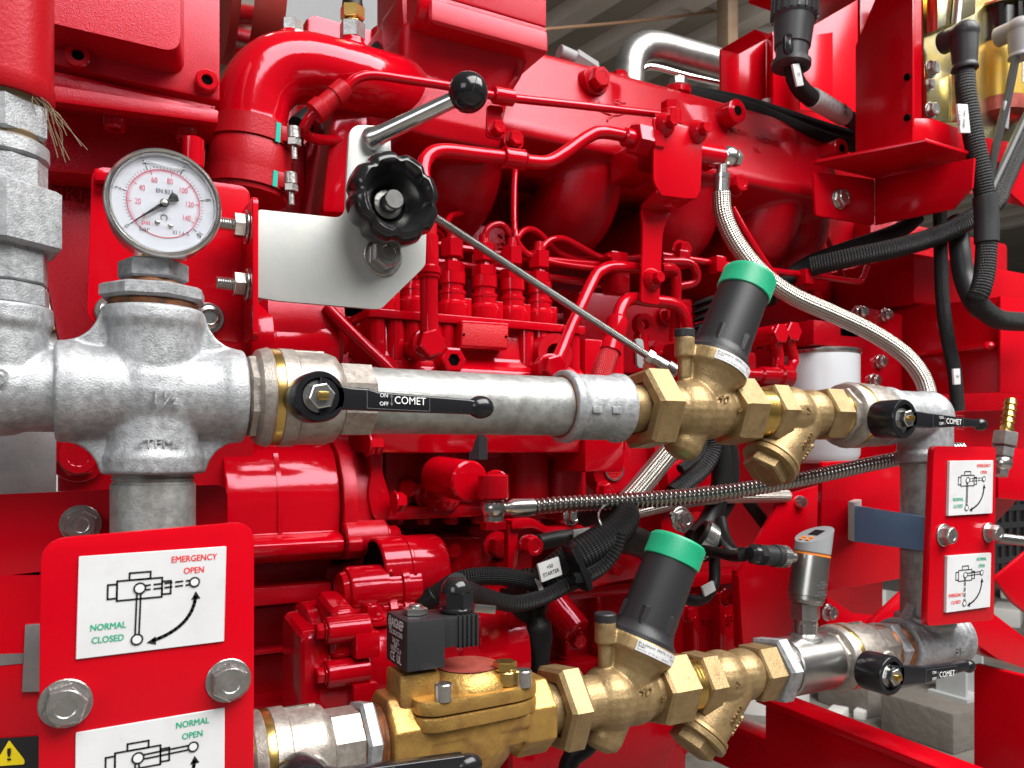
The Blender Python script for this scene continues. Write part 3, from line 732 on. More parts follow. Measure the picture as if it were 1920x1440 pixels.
solo('riser_pipe', 'vertical galvanized pipe half hidden behind the right sign panel', 'pipe', b, 'galvanized_pipe')
t = T('tee_fitting', 'galvanized tee at the right end of the lower line', 'pipe fitting', C(xr, ZD - .03))
xt0, xt1 = AX(1712), AX(1812); b = MB()
xt0 = xr - .046; xt1 = xr + .046
b.lathe(C(xt0, ZD), DX, [(0, .0262), (.001, .0290), (.010, .0295), (.014, .0266), (.078, .0266), (.082, .0295), (.090, .0290), (.092, .026)], 36)
b.lathe(C(xr, ZD), DZ, [(0, .026), (zt2 - ZD - .012, .0262), (zt2 - ZD - .010, .0292), (zt2 - ZD - .001, .0290), (zt2 - ZD, .0262)], 36)
b.prism([p + DY * -.006 for p in (C(xr - .012, ZD + .012), C(xr - .043, ZD + .018), C(xr - .032, ZD + .030), C(xr - .022, ZD + .043))], DY * .012)
tb = obj('body', b, 'galvanized', t, fuse=(.0012, 4))
text('3½', C(xr + .018, ZD - .006, YL - .0268), DX, DZ, .012, 'galvanized', tb, depth=.0006, name='size_mark')

# ---- lower line from the left
xv = AX(440)
t = T('ball_valve', 'nickel plated ball valve at the bottom edge beside the left sign panel', 'ball valve', C(xv, ZD - .03))
valve_body(t, xv, AX(690) - xv, ZD)
xh = AX(560)
valve_handle(t, V((XA(580, HY_), 0, ZD)), [V((XA(580, HY_) + dx, HY_, ZD + dz)) for dx, dz in ((0, .014), (.02, .008), (.05, .006), (.10, .003), (.10, -.006), (.05, -.008), (0, -.014))],
             (hp(882, 1440) + DY * .004, .0080), (V((XA(680, HY_), HY_, ZD - .001)), DX, DZ), .0066)
t = T('hexagon_nipple', 'galvanized hexagon nipple with rusty threads left of the golden solenoid valve', 'pipe fitting', C(AX(700), ZD - .03))
obj('thread', MB().thread(C(AX(684), ZD), C(AX(745), ZD), .0238, .0030), 'rust_thread', t)
obj('hexagon', MB().ngon(C(AX(690), ZD), C(AX(718), ZD), .0298, 6, .12, ref=V((0, -.3, 1))), 'galvanized', t, ang=25)

# ---- solenoid valve
t = T('solenoid_valve', 'golden brass solenoid valve with black coil and plug on the lower line', 'solenoid valve', C(AX(860), ZD - .035))
xa, xb = AX(735), AX(1042)
b = MB()
b.ngon(C(xa, ZD), C(xa + .026, ZD), .0330, 8, .05, phase=.39); b.ngon(C(xb - .026, ZD), C(xb, ZD), .0300, 8, .05, phase=.39)
b.cyl(C(xa + .01, ZD), C(xb - .01, ZD), .0245); b.sphere(C((xa + xb) / 2, ZD - .004), .040, (1.0, .8, .95))
b.box(C((xa + xb) / 2 - .004, ZD + .002), (.085, .058, .030), bev=.008)
b.box(C((xa + xb) / 2 - .004, ZD + .006), (.086, .062, .012), bev=.003)
obj('body', b, 'brass_gold', t, fuse=(.0012, 3))
xm = (xa + xb) / 2 - .002
b = MB()
pl = roundpoly([V((xm + dx, YL + dy, ZD + .0105)) for dx, dy in ((-.046, -.028), (-.036, -.037), (-.004, -.036), (.034, -.034), (.050, -.026), (.050, .026), (.034, .034), (-.030, .034), (-.040, .024))], .010)
b.prism(pl, DZ * .0095, bev=.0015); obj('cover_flange', b, 'brass_gold', t)
b = MB(); b.prism([p + V((0, 0, .0106)) for p in pl], DZ * .0100, bev=.0022); cov = obj('cover', b, 'brass_gold', t)
b = MB(); b.lathe(V((xm + .004, YL - .002, ZD + .0300)), DZ, [(0, .031), (.004, .030), (.010, .026), (.0125, .023), (.013, 0)], 40); obj('cover_dome', b, 'brass_gold', cov)
b = MB(); b.lathe(V((xm + .004, YL - .002, ZD + .0432)), DZ, [(0, .0225), (.0004, .0225)], 40); obj('dome_top', b, 'copper_red', cov)
ztop = ZD + .0325
for (px, py) in ((831, 1296), (906, 1250), (981, 1270)):
    k = (px - CX) / F; zr = ztop + .004 - CZ; w = zr * F / (HY - py)
    q = V((w * (k * CT + ST), w * (CT - k * ST), ztop - .002))
    bolt(t, q, DZ, .0062, .0115, 'steel', washer=0, socket=True, name='socket_screw')
b = MB(); k = (947 - CX) / F; w = (ZD + .042 - CZ) * F / (HY - 1255); q = V((w * (k * CT + ST), w * (CT - k * ST), ztop - .001)); b.cyl(q, q + DZ * .010, .0085); b.ngon(q + DZ * .010, q + DZ * .0165, .0085, 6); obj('brass_plug', b, 'brass_turned', cov, ang=25)
# coil
YF = .500; cx0 = P(763, HY, YF).x; cx1 = P(835, HY, YF).x; cz0, cz1 = ZA(763, 1262, YF), ZA(763, 1166, YF); cy1 = .540
ccx, ccy = (cx0 + cx1) / 2, (YF + cy1) / 2
b = MB(); b.box(V((ccx - .002, ccy, ZD + .030)), (.030, .030, .034), bev=.004); obj('pilot_block', b, 'brass_gold', t)
b = MB(); b.ngon(V((ccx, ccy, ZD + .05)), V((ccx, ccy, cz0 + .001)), .0148, 6, .1); obj('coil_nut', b, 'steel', t, ang=25)
b = MB(); b.box2((cx0, YF, cz0), (cx1, cy1, cz1), bev=.0015); coil = obj('coil', b, 'black_matte', t)
b = MB(); b.ngon(V((ccx, ccy, cz1)), V((ccx, ccy, cz1 + .005)), .0085, 6); b.cyl(V((ccx, ccy, cz1 + .004)), V((ccx, ccy, cz1 + .007)), .0045); obj('top_nut', b, 'steel', coil, ang=25)
b = MB(); b.box(V((cx0 - .0002, ccy, (cz0 + cz1) / 2)), (.0004, (cy1 - YF) * .94, (cz1 - cz0) * .96)); fl = obj('coil_label', b, 'print_black', coil)
def cl(s_, fz, size, fy=.5, bold=.01, sx=.85):
    text(s_, V((cx0 - .0006, YF + (cy1 - YF) * fy, cz0 + (cz1 - cz0) * fz)), -DY, DZ, size, 'print_white', fl, bold=bold, sx=sx)
cl('@AIGNEP', .85, .0092, sx=.72, bold=.02); cl('SOL20024CS000', .66, .0050, sx=.75); cl('24V DC', .50, .0050); cl('8W', .42, .0050); cl('100%ED CL.H', .33, .0050, sx=.72); cl('CE  UL', .16, .0085, bold=.015)
# plug connector with ribs and cable gland
b = MB(); dx0, dx1 = cx1 + .0005, P(896, HY, YF + .004).x
b.box2((dx0, YF + .004, cz0 + .012), (dx1, cy1 - .003, cz1 - .001), bev=.0015)
for i in range(5):
    xx = dx0 + (dx1 - dx0) * (.42 + .13 * i); b.box2((xx, YF + .0025, cz0 + .011), (xx + .0016, cy1 - .002, cz1 - .0005), bev=.0003)
plug = obj('plug', b, 'black_matte', t)
gx = P(859, HY, YF + .015).x; gp = V((gx, YF + .018, cz1 - .001))
b = MB(); b.cyl(gp, gp + DZ * .004, .0120); b.ngon(gp + DZ * .003, gp + DZ * .015, .0120, 6, .08); b.lathe(gp + DZ * .015, DZ, [(0, .0108), (.004, .0104), (.008, .0078), (.0095, .005), (.0095, 0)], 28); obj('cable_gland', b, 'black_plastic', plug, ang=30)
GLAND = gp + DZ * .024

# ---- sleeve with the sensor boss, right valve
xs0, xs1 = AX(1478), AX(1506)
t = T('hexagon_nipple', 'galvanized hexagon nipple between lower strainer and bright steel sleeve', 'pipe fitting', C(xs0, ZD - .03))
obj('hexagon', MB().ngon(C(xs0, ZD), C(xs0 + (xs1 - xs0) * .75, ZD), .0312, 6, .1, ref=V((0, -.4, 1))), 'galvanized', t, ang=25)
obj('thread', MB().thread(C(xs0 + (xs1 - xs0) * .7, ZD), C(xs1 + .004, ZD), .0245, .003), 'dark_steel', t)
t = T('sensor_sleeve', 'bright steel sleeve with welded boss carrying the pressure sensor', 'pipe fitting', C(xs1, ZD - .028))
xq = AX(1586)
b = MB(); b.lathe(C(xs1, ZD), DX, [(0, .0255), (.001, .0268), (xq - xs1 - .001, .0268), (xq - xs1, .0255)], 44); obj('sleeve', b, 'stainless', t)
xS = P(1510, HY, YL).x; zs = ZD + .0262
b = MB(); b.lathe(C(xS, zs - .004), DZ, [(0, .0165), (.004, .0150), (.0065, .0112)], 28); obj('weld_bead', b, 'dark_steel', t)
b = MB(); b.cyl(C(xS, zs), C(xS, zs + .022), .0108); obj('boss', b, 'stainless', t)
t = T('pressure_sensor', 'steel pressure sensor with slanted grey head and orange band on the sleeve', 'sensor', C(xS, zs + .02))
zr = lambda py: ZA(1515, py, YL)
obj('lower_hexagon', MB().ngon(C(xS, zr(1190)), C(xS, zr(1166)), .0118, 6), 'steel', t, ang=25)
b = MB(); b.cyl(C(xS, zr(1168)), C(xS, zr(1158)), .0085); b.ngon(C(xS, zr(1160)), C(xS, zr(1128)), .0135, 6, .1); obj('upper_hexagon', b, 'steel', t, ang=25)
xS2 = P(1522, HY, YL).x
tilt = (V((xS2, YL, zr(1035))) - V((xS, YL, zr(1125)))).normalized(); q0 = C(xS, zr(1132))
L1 = (zr(1042) - zr(1132)) / tilt.z
b = MB(); b.lathe(q0, tilt, [(0, .011), (.001, .0150), (.004, .0155), (.0045, .0162), (.008, .0162), (.0085, .0170), (L1, .0165)], 40); obj('housing', b, 'stainless', t)
b = MB(); b.lathe(q0 + tilt * L1, tilt, [(0, .0167), (.0018, .0167)], 40); obj('orange_band', b, 'orange', t)
b = MB(); b.cyl(q0 + tilt * (L1 + .0016), q0 + tilt * (L1 + .034), .0166, seg=40)
bmh = b.bm; pc_ = q0 + tilt * (L1 + .020); nn = (V((-.34, 0.0, .94))).normalized()
bmesh.ops.bisect_plane(bmh, geom=bmh.verts[:] + bmh.edges[:] + bmh.faces[:], plane_co=pc_, plane_no=nn, clear_outer=True)
bmesh.ops.holes_fill(bmh, edges=[e for e in bmh.edges if e.is_boundary])
hd = obj('sensor_head', b, 'sensor_grey', t)
e1 = nn.cross(DY).normalized(); e2 = nn.cross(e1).normalized(); 
if e1.z > 0: e1 = -e1
b = MB(); b.box(pc_ + nn * .0004 - e1 * .003, (.011, .011, .0006), axes=(e1, e2, nn)); obj('display', b, 'black_plastic', hd)
for s1 in (0.009, 0.0135):
    for s2 in (-.004, .004):
        b = MB(); b.box(pc_ + nn * .0008 + e1 * s1 + e2 * s2, (.003, .004, .0006), axes=(e1, e2, nn)); obj('button', b, 'orange', hd)
for i, fz in enumerate((.38, .34, .30, .23, .19)):
    rowp = q0 + tilt * (L1 * fz * 1.3) + FR * .01715
    text(('PN2094', 'PN-016-RER14', '-1...16bar', '18-36VDC', 'Made in Germany')[i], rowp + DX * -.001, DX, DZ, .0026, 'print_grey', t, sx=.8)
# cable connector into the sensor
ct = P(1488, 1045, YL - .002); cdir = (P(1400, 1038, YL - .002) - ct).normalized()
t = T('cable_connector', 'black cable connector with knurled steel ring plugged into the pressure sensor', 'connector', ct)
b = MB(); b.cyl(ct, ct + cdir * .012, .0052); obj('pin_sleeve', b, 'steel', t)
b = MB()
b.lathe(ct + cdir * .010, cdir, [(0, .009), (.0008, .0098), (.0085, .0098), (.009, .009)], 30)
for i in range(30):
    a = 2 * math.pi * i / 30; u_, v_ = perp(cdir); n = u_ * math.cos(a) + v_ * math.sin(a); b.box(ct + cdir * .0147 + n * .0098, (.0075, .0009, .0009), axes=(cdir, cdir.cross(n), n))
obj('knurled_ring', b, 'steel', t)
b = MB(); b.lathe(ct + cdir * .0195, cdir, [(0, .0102), (.006, .0102), (.0065, .0092), (.020, .0090), (.0205, .008)], 28); obj('shell', b, 'black_matte', t)
b = MB(); b.ngon(ct + cdir * .040, ct + cdir * .048, .0104, 6); b.lathe(ct + cdir * .048, cdir, [(0, .009), (.004, .0085), (.007, .006), (.0075, .003)], 24); obj('cable_nut', b, 'black_plastic', t, ang=25)
SENS = ct + cdir * .054
xv = AX(1580)
t = T('ball_valve', 'nickel plated ball valve on the lower right, black lever below the tee', 'ball valve', C(xv, ZD - .03))
valve_body(t, xv, AX(1694) - xv, ZD)
valve_handle(t, hp(1673, 1268), [hp(*q) for q in ((1673, 1248), (1692, 1248), (1738, 1252), (1790, 1246), (1818, 1241), (1820, 1257), (1790, 1264), (1738, 1281), (1692, 1286), (1673, 1290))],
             (hp(1824, 1251) + DY * .004, .0062), (hp(1765, 1265), (hp(1800, 1260) - hp(1740, 1268)).normalized(), DZ), .0074, rad=.0175)
t = T('hexagon_nipple', 'galvanized hexagon nipple between the lower right valve and the tee', 'pipe fitting', C(AX(1700), ZD - .03))
obj('hexagon', MB().ngon(C(AX(1695), ZD), C(AX(1710), ZD), .0285, 6, .1, ref=V((0, -.4, 1))), 'galvanized', t, ang=25)
obj('thread', MB().thread(C(AX(1690), ZD), C(xt0 + .004, ZD), .0245, .003), 'rust_thread', t)

# ================================================================== sign panels
def sign(t, q, kind, name='instruction_sign', label=None, thick=.0012):
    # q: top-left, top-right, bottom-right, bottom-left corners on the panel face
    b = MB(); b.prism([p + FR * thick for p in q], DY * thick, bev=.0003, seg=1); sg = obj(name, b, 'white_label', t, label=label)
    tl, tr, br, bl = [p + FR * (thick + .0003) for p in q]
    ux, uy = (tr - tl), (bl - tl); W_, H_ = ux.length, uy.length; ru, dv = ux.normalized(), uy.normalized(); upv = -dv
    def uvp(u, v): return tl + (tr - tl) * u + ((bl - tl) * (1 - u) + (br - tr) * u) * v
    def strokes(lines, w, m, nm):
        b = MB()
        for pts in lines:
            pp = [uvp(*x) for x in pts]
            for a, c in zip(pp, pp[1:]):
                d = (c - a).normalized(); s_ = d.cross(FR).normalized() * w / 2; e = d * w * .4
                b.bm.faces.new([b.bm.verts.new(x) for x in (a + s_ - e, c + s_ + e, c - s_ + e, a - s_ - e)])
        return obj(nm, b, m, sg)
    asp = W_ / H_
    def circ(u, v, r, n=20): return [(u + r * math.cos(2 * math.pi * i / n), v + r * asp * math.sin(2 * math.pi * i / n)) for i in range(n + 1)]
    def rect(u0, v0, u1, v1): return [(u0, v0), (u1, v0), (u1, v1), (u0, v1), (u0, v0)]
    lw = W_ * .0125
    st = [rect(.25, .27, .55, .465), rect(.19, .30, .25, .44), rect(.33, .20, .47, .27), rect(.55, .31, .61, .44)]
    strokes(st, lw, 'print_black', 'valve_drawing')
    def disc(u, v, r):
        b = MB(); b.bm.faces.new([b.bm.verts.new(uvp(*x) + FR * .0001) for x in circ(u, v, r)[:-1]]); obj('lever_knob_fill', b, 'white_tag', sg)
        b = MB()
        pp = [uvp(*x) + FR * .0002 for x in circ(u, v, r)]
        for a, c in zip(pp, pp[1:]):
            d = (c - a).normalized(); s_ = d.cross(FR).normalized() * lw / 2; b.bm.faces.new([b.bm.verts.new(x) for x in (a + s_, c + s_, c - s_, a - s_)])
        obj('lever_knob', b, 'print_black', sg)
    def lever(u0, v0, u1, v1, dash):
        du, dv_ = (0, .022) if abs(u1 - u0) > abs(v1 - v0) else (.013, 0)
        ls = []
        for sgn in (-1, 1):
            a = (u0 + du * sgn, v0 + dv_ * sgn); c = (u1 + du * sgn, v1 + dv_ * sgn)
            if not dash: ls.append([a, c])
            else:
                n = 5
                for i in range(n):
                    f0, f1 = i / n + .06, (i + .62) / n + .06
                    ls.append([(a[0] + (c[0] - a[0]) * f0, a[1] + (c[1] - a[1]) * f0), (a[0] + (c[0] - a[0]) * f1, a[1] + (c[1] - a[1]) * f1)])
        strokes(ls, lw, 'print_black', 'lever_drawing')
    open_solid = kind == 'normal_open'
    lever(.40, .36, .77, .345, not open_solid); lever(.395, .36, .39, .86, open_solid)
    disc(.40, .36, .038); disc(.775, .345, .034); disc(.39, .87, .037)
    arc = []
    for i in range(13):
        f = i / 12; a = (1 - f); arc.append((.785 * (1 - f) ** 2 + 2 * f * (1 - f) * .765 + .50 * f * f, .50 * (1 - f) ** 2 + 2 * f * (1 - f) * .80 + .90 * f * f))
    strokes([arc], lw * 1.9, 'print_black', 'arrow_arc')
    for tri in ([(.785, .44), (.755, .525), (.82, .52)], [(.455, .915), (.515, .86), (.52, .945)]):
        b = MB(); b.bm.faces.new([b.bm.verts.new(uvp(*x)) for x in tri]); obj('arrow_head', b, 'print_black', sg)
    mr_, mg_ = 'print_red', 'print_green'
    a1, a2, m1 = (('EMERGENCY', 'OPEN', mr_) if not open_solid else ('NORMAL', 'OPEN', mg_))
    b1, b2, m2 = (('NORMAL', 'CLOSED', mg_) if not open_solid else ('EMERGENCY', 'CLOSED', mr_))
    ts = min(H_ * .110, W_ * .066)
    k1 = 1.0
    for s_, u, v, m_ in ((a1, .77, .10, m1), (a2, .77, .225, m1), (b1, .20, .71, m2), (b2, .20, .835, m2)):
        text(s_, uvp(u, v), ru, upv, ts, m_, sg, bold=.016, sx=.86)
    return sg
YP = .462
t = T('sign_panel', 'large red sign panel with two valve diagrams at the lower left corner', 'panel', P(275, 1500, YP))
pp = [P(76, 1012, YP), P(477, 977, YP), P(476, 1620, YP), P(70, 1700, YP)]
b = MB(); b.prism(roundpoly(pp, [.012, .012, .004, .004]), DY * .006, bev=.0007, seg=2); obj('plate', b, 'red_panel', t)
sign(t, [P(148, 1043, YP), P(424, 1024, YP), P(420, 1202, YP), P(142, 1236, YP)], 'emergency_open', label='sign reading emergency open, normal closed')
sign(t, [P(142, 1373, YP), P(421, 1326, YP), P(420, 1505, YP), P(140, 1560, YP)], 'normal_open', label='sign reading normal open')
bt1 = bolt(t, P(123, 1318, YP), FR, .0105, .0075, 'bolt_steel', 1.18, phase=.2)
bolt(t, P(428, 1275, YP), FR, .0102, .0075, 'bolt_steel', 1.18, phase=.5)
YP2 = .566
t = T('backing_panel', 'red plate with rounded corner behind the left sign panel, bolted at its top', 'panel', P(200, 1500, YP2))
b = MB(); b.prism(roundpoly([P(-80, 930, YP2), P(427, 908, YP2), P(427, 1010, YP2), P(80, 1080, YP2), P(-80, 1080, YP2)], [0, .008, 0, 0, 0]), DY * .005, bev=.0006); obj('plate', b, 'red_panel', t)
b = MB(); b.prism([P(-60, 1085, YP2), P(150, 1062, YP2), P(150, 1420, YP2), P(-60, 1440, YP2)], DY * .005, bev=.0006); lowp = obj('lower_plate', b, 'red_panel', t)
bolt(t, P(151, 982, YP2), FR, .0098, .0075, 'bolt_steel', 1.2, phase=.4)
b = MB(); b.prism([P(-40, 1228, YP2 - .0005), P(45, 1225, YP2 - .0005), P(42, 1244, YP2 - .0005), P(-40, 1252, YP2 - .0005)], DY * .0004); obj('tape_strip', b, 'dull_plate', lowp)
b = MB(); b.prism([P(47, 1172, YP2 - .003), P(110, 1168, YP2 - .003), P(110, 1296, YP2 - .003), P(41, 1298, YP2 - .003)], DY * .003, bev=.0004); obj('steel_plate', b, 'dull_plate', t)
b = MB(); b.prism([P(-60, 1388, YP2 - .001), P(78, 1380, YP2 - .001), P(78, 1452, YP2 - .001), P(-60, 1470, YP2 - .001)], DY * .0006)
wl = obj('warning_label', b, 'print_black', t)
b = MB(); b.prism(roundpoly([P(17, 1388, YP2 - .0016), P(46, 1425, YP2 - .0016), P(46, 1433, YP2 - .0016), P(-8, 1437, YP2 - .0016), P(-8, 1430, YP2 - .0016)], .001), DY * .0004); obj('warning_triangle', b, 'print_yellow', wl)
text('!', P(17, 1416, YP2 - .0022), DX, DZ, .0105, 'print_black', wl, bold=.03)

YP3 = .474
t = T('sign_panel', 'narrow red sign panel with two small valve diagrams on the right', 'panel', P(1800, 1175, YP3))
pp = [P(1752, 836, YP3), P(1868, 838, YP3), P(1864, 1163, YP3), P(1738, 1175, YP3)]
b = MB(); b.prism(roundpoly(pp, .007), DY * .007, bev=.0008); obj('plate', b, 'red_panel', t)
sign(t, [P(1776, 864, YP3), P(1857, 863, YP3), P(1855, 962, YP3), P(1773, 967, YP3)], 'emergency_open', label='upper small sign reading emergency open, normal closed', thick=.003)
sign(t, [P(1771, 1042, YP3), P(1853, 1036, YP3), P(1851, 1137, YP3), P(1769, 1148, YP3)], 'normal_open', label='lower small sign reading normal open, emergency closed', thick=.003)
bolt(t, P(1768, 1003, YP3), FR, .0086, .0085, 'bolt_steel', 1.25, phase=.2); bolt(t, P(1852, 998, YP3), FR, .0078, .0100, 'bolt_steel', 1.25, phase=.5)
# blue clamp bracket between riser and red plate behind
t = T('clamp_bracket', 'dark blue painted clamp bracket holding the riser to the red plate', 'bracket', P(1660, 1030, .60))
Xb = P(1735, HY, .492).x
b = MB(); b.prism([P(1597, 947, .60), P(1748, 972, .492), P(1748, 1036, .492), P(1597, 1015, .60)], V((.010, .008, 0)), bev=.001); obj('arm', b, 'blue_paint', t)
b = MB(); b.prism([P(1590, 940, .602), P(1602, 942, .594), P(1602, 1016, .594), P(1590, 1012, .602)], V((.050, .03, 0)), bev=.0008); obj('foot_plate', b, 'zinc_plate', t)
# ================================================================== engine
R_ = 'red'; RC = 'red_cast'
def plate(t, name, pts, Y, th, m='red', r=0, bev=.001, **kw):
    b = MB(); q = [P(x, y, Y) for x, y in pts]
    b.prism(roundpoly(q, r) if r else q, DY * th, bev=bev); return obj(name, b, m, t, **kw)
# ---- block and head
t = ENG = T('engine_block', 'big red diesel engine block forming the wall behind all pipework', 'engine', P(900, 1440, .86))
plate(t, 'head_wall', [(372, 150), (760, 190), (1560, 320), (1640, 400), (1640, 660), (372, 640)], .985, .15, RC)
plate(t, 'block_wall', [(372, 560), (760, 580), (1560, 600), (1655, 610), (1655, 1180), (1240, 1250), (1240, 1560), (372, 1560)], .90, .25, RC)
plate(t, 'head_side', [(770, 300), (1560, 400), (1560, 640), (770, 640)], .925, .05, RC, bev=.004)
for i, (px, py) in enumerate(((805, 400), (902, 333), (950, 405), (1150, 372), (1178, 300), (1185, 440), (1352, 395), (1365, 430), (1222, 330), (1050, 560))):
    bolt(t, P(px, py, .922), FR, .0115, .011, R_, 1.35, phase=.2 * i)
plate(t, 'tappet_cover', [(1085, 545), (1300, 560), (1300, 700), (1085, 700)], .835, .04, RC, bev=.006)
plate(t, 'injector_block', [(885, 420), (948, 428), (948, 520), (885, 512)], .835, .04, RC, bev=.003)
text('WX12.4', P(942, 470, .833), DZ, -DX, .012, 'red_cast', t, depth=.001, name='cast_letters')
# block side lower: panels and ledges
def ledge(name, pxa, pxb, py, Y, depth, h, m='red', bev=.002, tt=None):
    b = MB(); x0, x1 = XA(pxa, Y), XA(pxb, Y); z = ZA((pxa + pxb) / 2, py, Y)
    b.box2((x0, Y, z - h), (x1, Y + depth, z), bev=bev); return obj(name, b, m, tt or t)
plate(t, 'crankcase_panel', [(725, 800), (1100, 815), (1100, 975), (725, 968)], .765, .12, RC, bev=.004)
plate(t, 'crankcase_panel', [(1090, 790), (1330, 810), (1330, 980), (1090, 975)], .80, .12, RC, bev=.006)
ledge('crankcase_flange', 722, 1105, 946, .728, .10, .012)
plate(t, 'crankcase_panel', [(880, 985), (1000, 985), (1000, 1230), (880, 1240)], .80, .08, RC, bev=.006)
plate(t, 'crankcase_panel', [(700, 1000), (830, 1005), (825, 1075), (690, 1080)], .79, .1, RC, bev=.008)
plate(t, 'crankcase_panel', [(830, 1005), (905, 1005), (905, 1100), (830, 1100)], .775, .1, R_, bev=.006)
plate(t, 'sump_side', [(940, 1130), (1420, 1090), (1420, 1300), (1260, 1440), (960, 1440)], .82, .06, R_, bev=.004)
ledge('sump_flange', 940, 1250, 1240, .79, .06, .016); ledge('sump_flange', 1000, 1420, 1090, .80, .05, .014)
plate(t, 'sump_side', [(1100, 1290), (1290, 1270), (1290, 1480), (1080, 1480)], .74, .06, R_, bev=.01)
b = MB()
p0 = P(1040, 1130, .79); b.cyl(p0, p0 + V((.012, -.03, -.028)), .017, seg=24); p1 = p0 + V((.012, -.03, -.028)); b.lathe(p1, V((.35, -.7, -.62)), [(0, .006), (.001, .0058), (.001, .0045), (0, .0045)], 20, closed=True)
obj('plug_boss', b, R_, t)
plate(t, 'mount_rib', [(1095, 1000), (1230, 1040), (1235, 1075), (1080, 1110)], .77, .05, R_, bev=.004)
for i, (px, py, Y) in enumerate(((737, 820, .742), (797, 822, .742), (760, 915, .75), (805, 928, .742), (920, 832, .75), (973, 833, .752), (1027, 835, .752))):
    bolt(t, P(px, py, Y), FR, .0105, .008, R_, 1.5, socket=(py < 870))
plate(t, 'side_cover', [(722, 818), (815, 826), (812, 860), (800, 940), (722, 940)], .748, .05, RC, r=.006, bev=.004)
b = MB(); q = P(828, 905, .735); b.cyl(q + DZ * .05, q - DZ * .02, .0165, .0175); b.lathe(q - DZ * .019, DZ, [(-.008, .014), (0, .0195), (.004, .0195)], 28); obj('feed_pump', b, R_, t)
b = MB(); b.cyl(P(985, 870, .765) + DZ * .03, P(985, 870, .765) - DZ * .05, .026, .026); obj('casting_barrel', b, RC, t)
b = MB(); b.cyl(P(1055, 880, .765) + DZ * .05, P(1055, 880, .765) - DZ * .055, .022, .022); obj('casting_barrel', b, RC, t)
# vent plug with wire-mesh insert
q = P(1150, 880, .77); b = MB(); b.lathe(q + DY * .03, FR, [(0, .038), (.008, .038), (.012, .030), (.03, .028)], 40); obj('round_cover', b, RC, t)
b = MB(); b.lathe(q, FR, [(0, .0115), (0, .0135), (.003, .0135), (.003, .0115)], 28, closed=True); obj('vent_ring', b, 'steel', t)
b = MB(); b.lathe(q, FR, [(0, .0115), (.001, .0115)], 24)
for i in range(5): b.box(q + V((-.008 + .004 * i, -.0015, 0)), (.0008, .001, .018)); b.box(q + V((0, -.0015, -.008 + .004 * i)), (.018, .001, .0008))
obj('vent_mesh', b, 'red_matte', t)
for px, py in ((1128, 855), (1132, 920), (1135, 830)): bolt(t, P(px, py, .765), FR, .009, .009, R_, 1.3)
text('TD226B', P(1345, 1165, .818), DX, DZ, .016, 'red', t, depth=.0015, name='cast_letters')

# ---- gear housing, lower left
t = T('gear_housing', 'red rounded gear housing beneath the left ball valve', 'housing', P(580, 1320, .75))
def yz(py, Y, px=560): return (Y, ZA(px, py, Y))
x0, x1 = XA(425, .70), XA(640, .70)
prof = [yz(815, .80), yz(822, .745), yz(850, .722), yz(900, .706), yz(950, .702), yz(1000, .704), yz(1008, .694), yz(1020, .688), yz(1040, .690), yz(1052, .702), yz(1052, .80)]
b = MB(); b.xprism(prof, x0, x1, bev=.002); obj('barrel', b, R_, t, ang=50)
xj = XA(522, .70); b = MB(); b.xprism([(y - .0012, z) for y, z in prof[2:6]] + [(.76, prof[5][1]), (.76, prof[2][1])], xj, xj + .004); obj('joint_strip', b, R_, t)
xf = XA(645, .70)
b = MB(); b.xprism([(y - .007, z) for y, z in prof], xf - .001, xf + .012, bev=.002); obj('rim_flange', b, RC, t, ang=50)
b = MB(); b.xprism([(y + .016, z) for y, z in prof], xf + .011, xf + .034, bev=.002); obj('neck', b, RC, t, ang=50)
b = MB(); pf = [(690, 800), (722, 806), (716, 880), (731, 930), (734, 955), (722, 985), (700, 972), (690, 930), (697, 880)]
b.prism(roundpoly([P(x, y, .715) for x, y in pf], .008), DY * .03, bev=.003); obj('lobed_flange', b, R_, t)
q0 = P(648, 1014, .690); b = MB(); b.cyl(q0 + DY * .012, q0 + DY * .012 + DX * .040, .0165, seg=28); obj('flange_boss', b, RC, t)
bolt(t, q0 + DY * .012 + DX * .040, DX, .0105, .011, R_, 1.2)
bolt(t, P(722, 942, .70) + DX * .008, DX, .009, .009, R_, 1.2); bolt(t, P(670, 832, .70) + DX * .008, DX, .010, .012, R_, 1.2)
for y0, y1, Y, d in ((1052, 1098, .745, .1), (1098, 1136, .712, .1), (1136, 1215, .76, .1), (1215, 1225, .74, .1), (1225, 1318, .765, .1), (1318, 1345, .73, .1)):
    b = MB(); xa_, xb_ = XA(380, Y), XA(625 if y0 < 1130 else 570, Y)
    b.box2((xa_, Y, ZA(520, y1, Y)), (xb_, Y + d, ZA(520, y0, Y)), bev=.006 if y1 - y0 > 30 else .002); obj('housing_band', b, RC, t)
b = MB(); b.prism([P(610, 1065, .74), P(690, 1045, .74), P(700, 1090, .74), P(612, 1130, .74)], DY * .06, bev=.006); obj('web', b, RC, t)
b = MB(); q = P(628, 1112, .71); b.cyl(q, q + DX * .05, .0145); obj('dowel_tube', b, R_, t)
for px, py in ((437, 838), (413, 1080)): pass

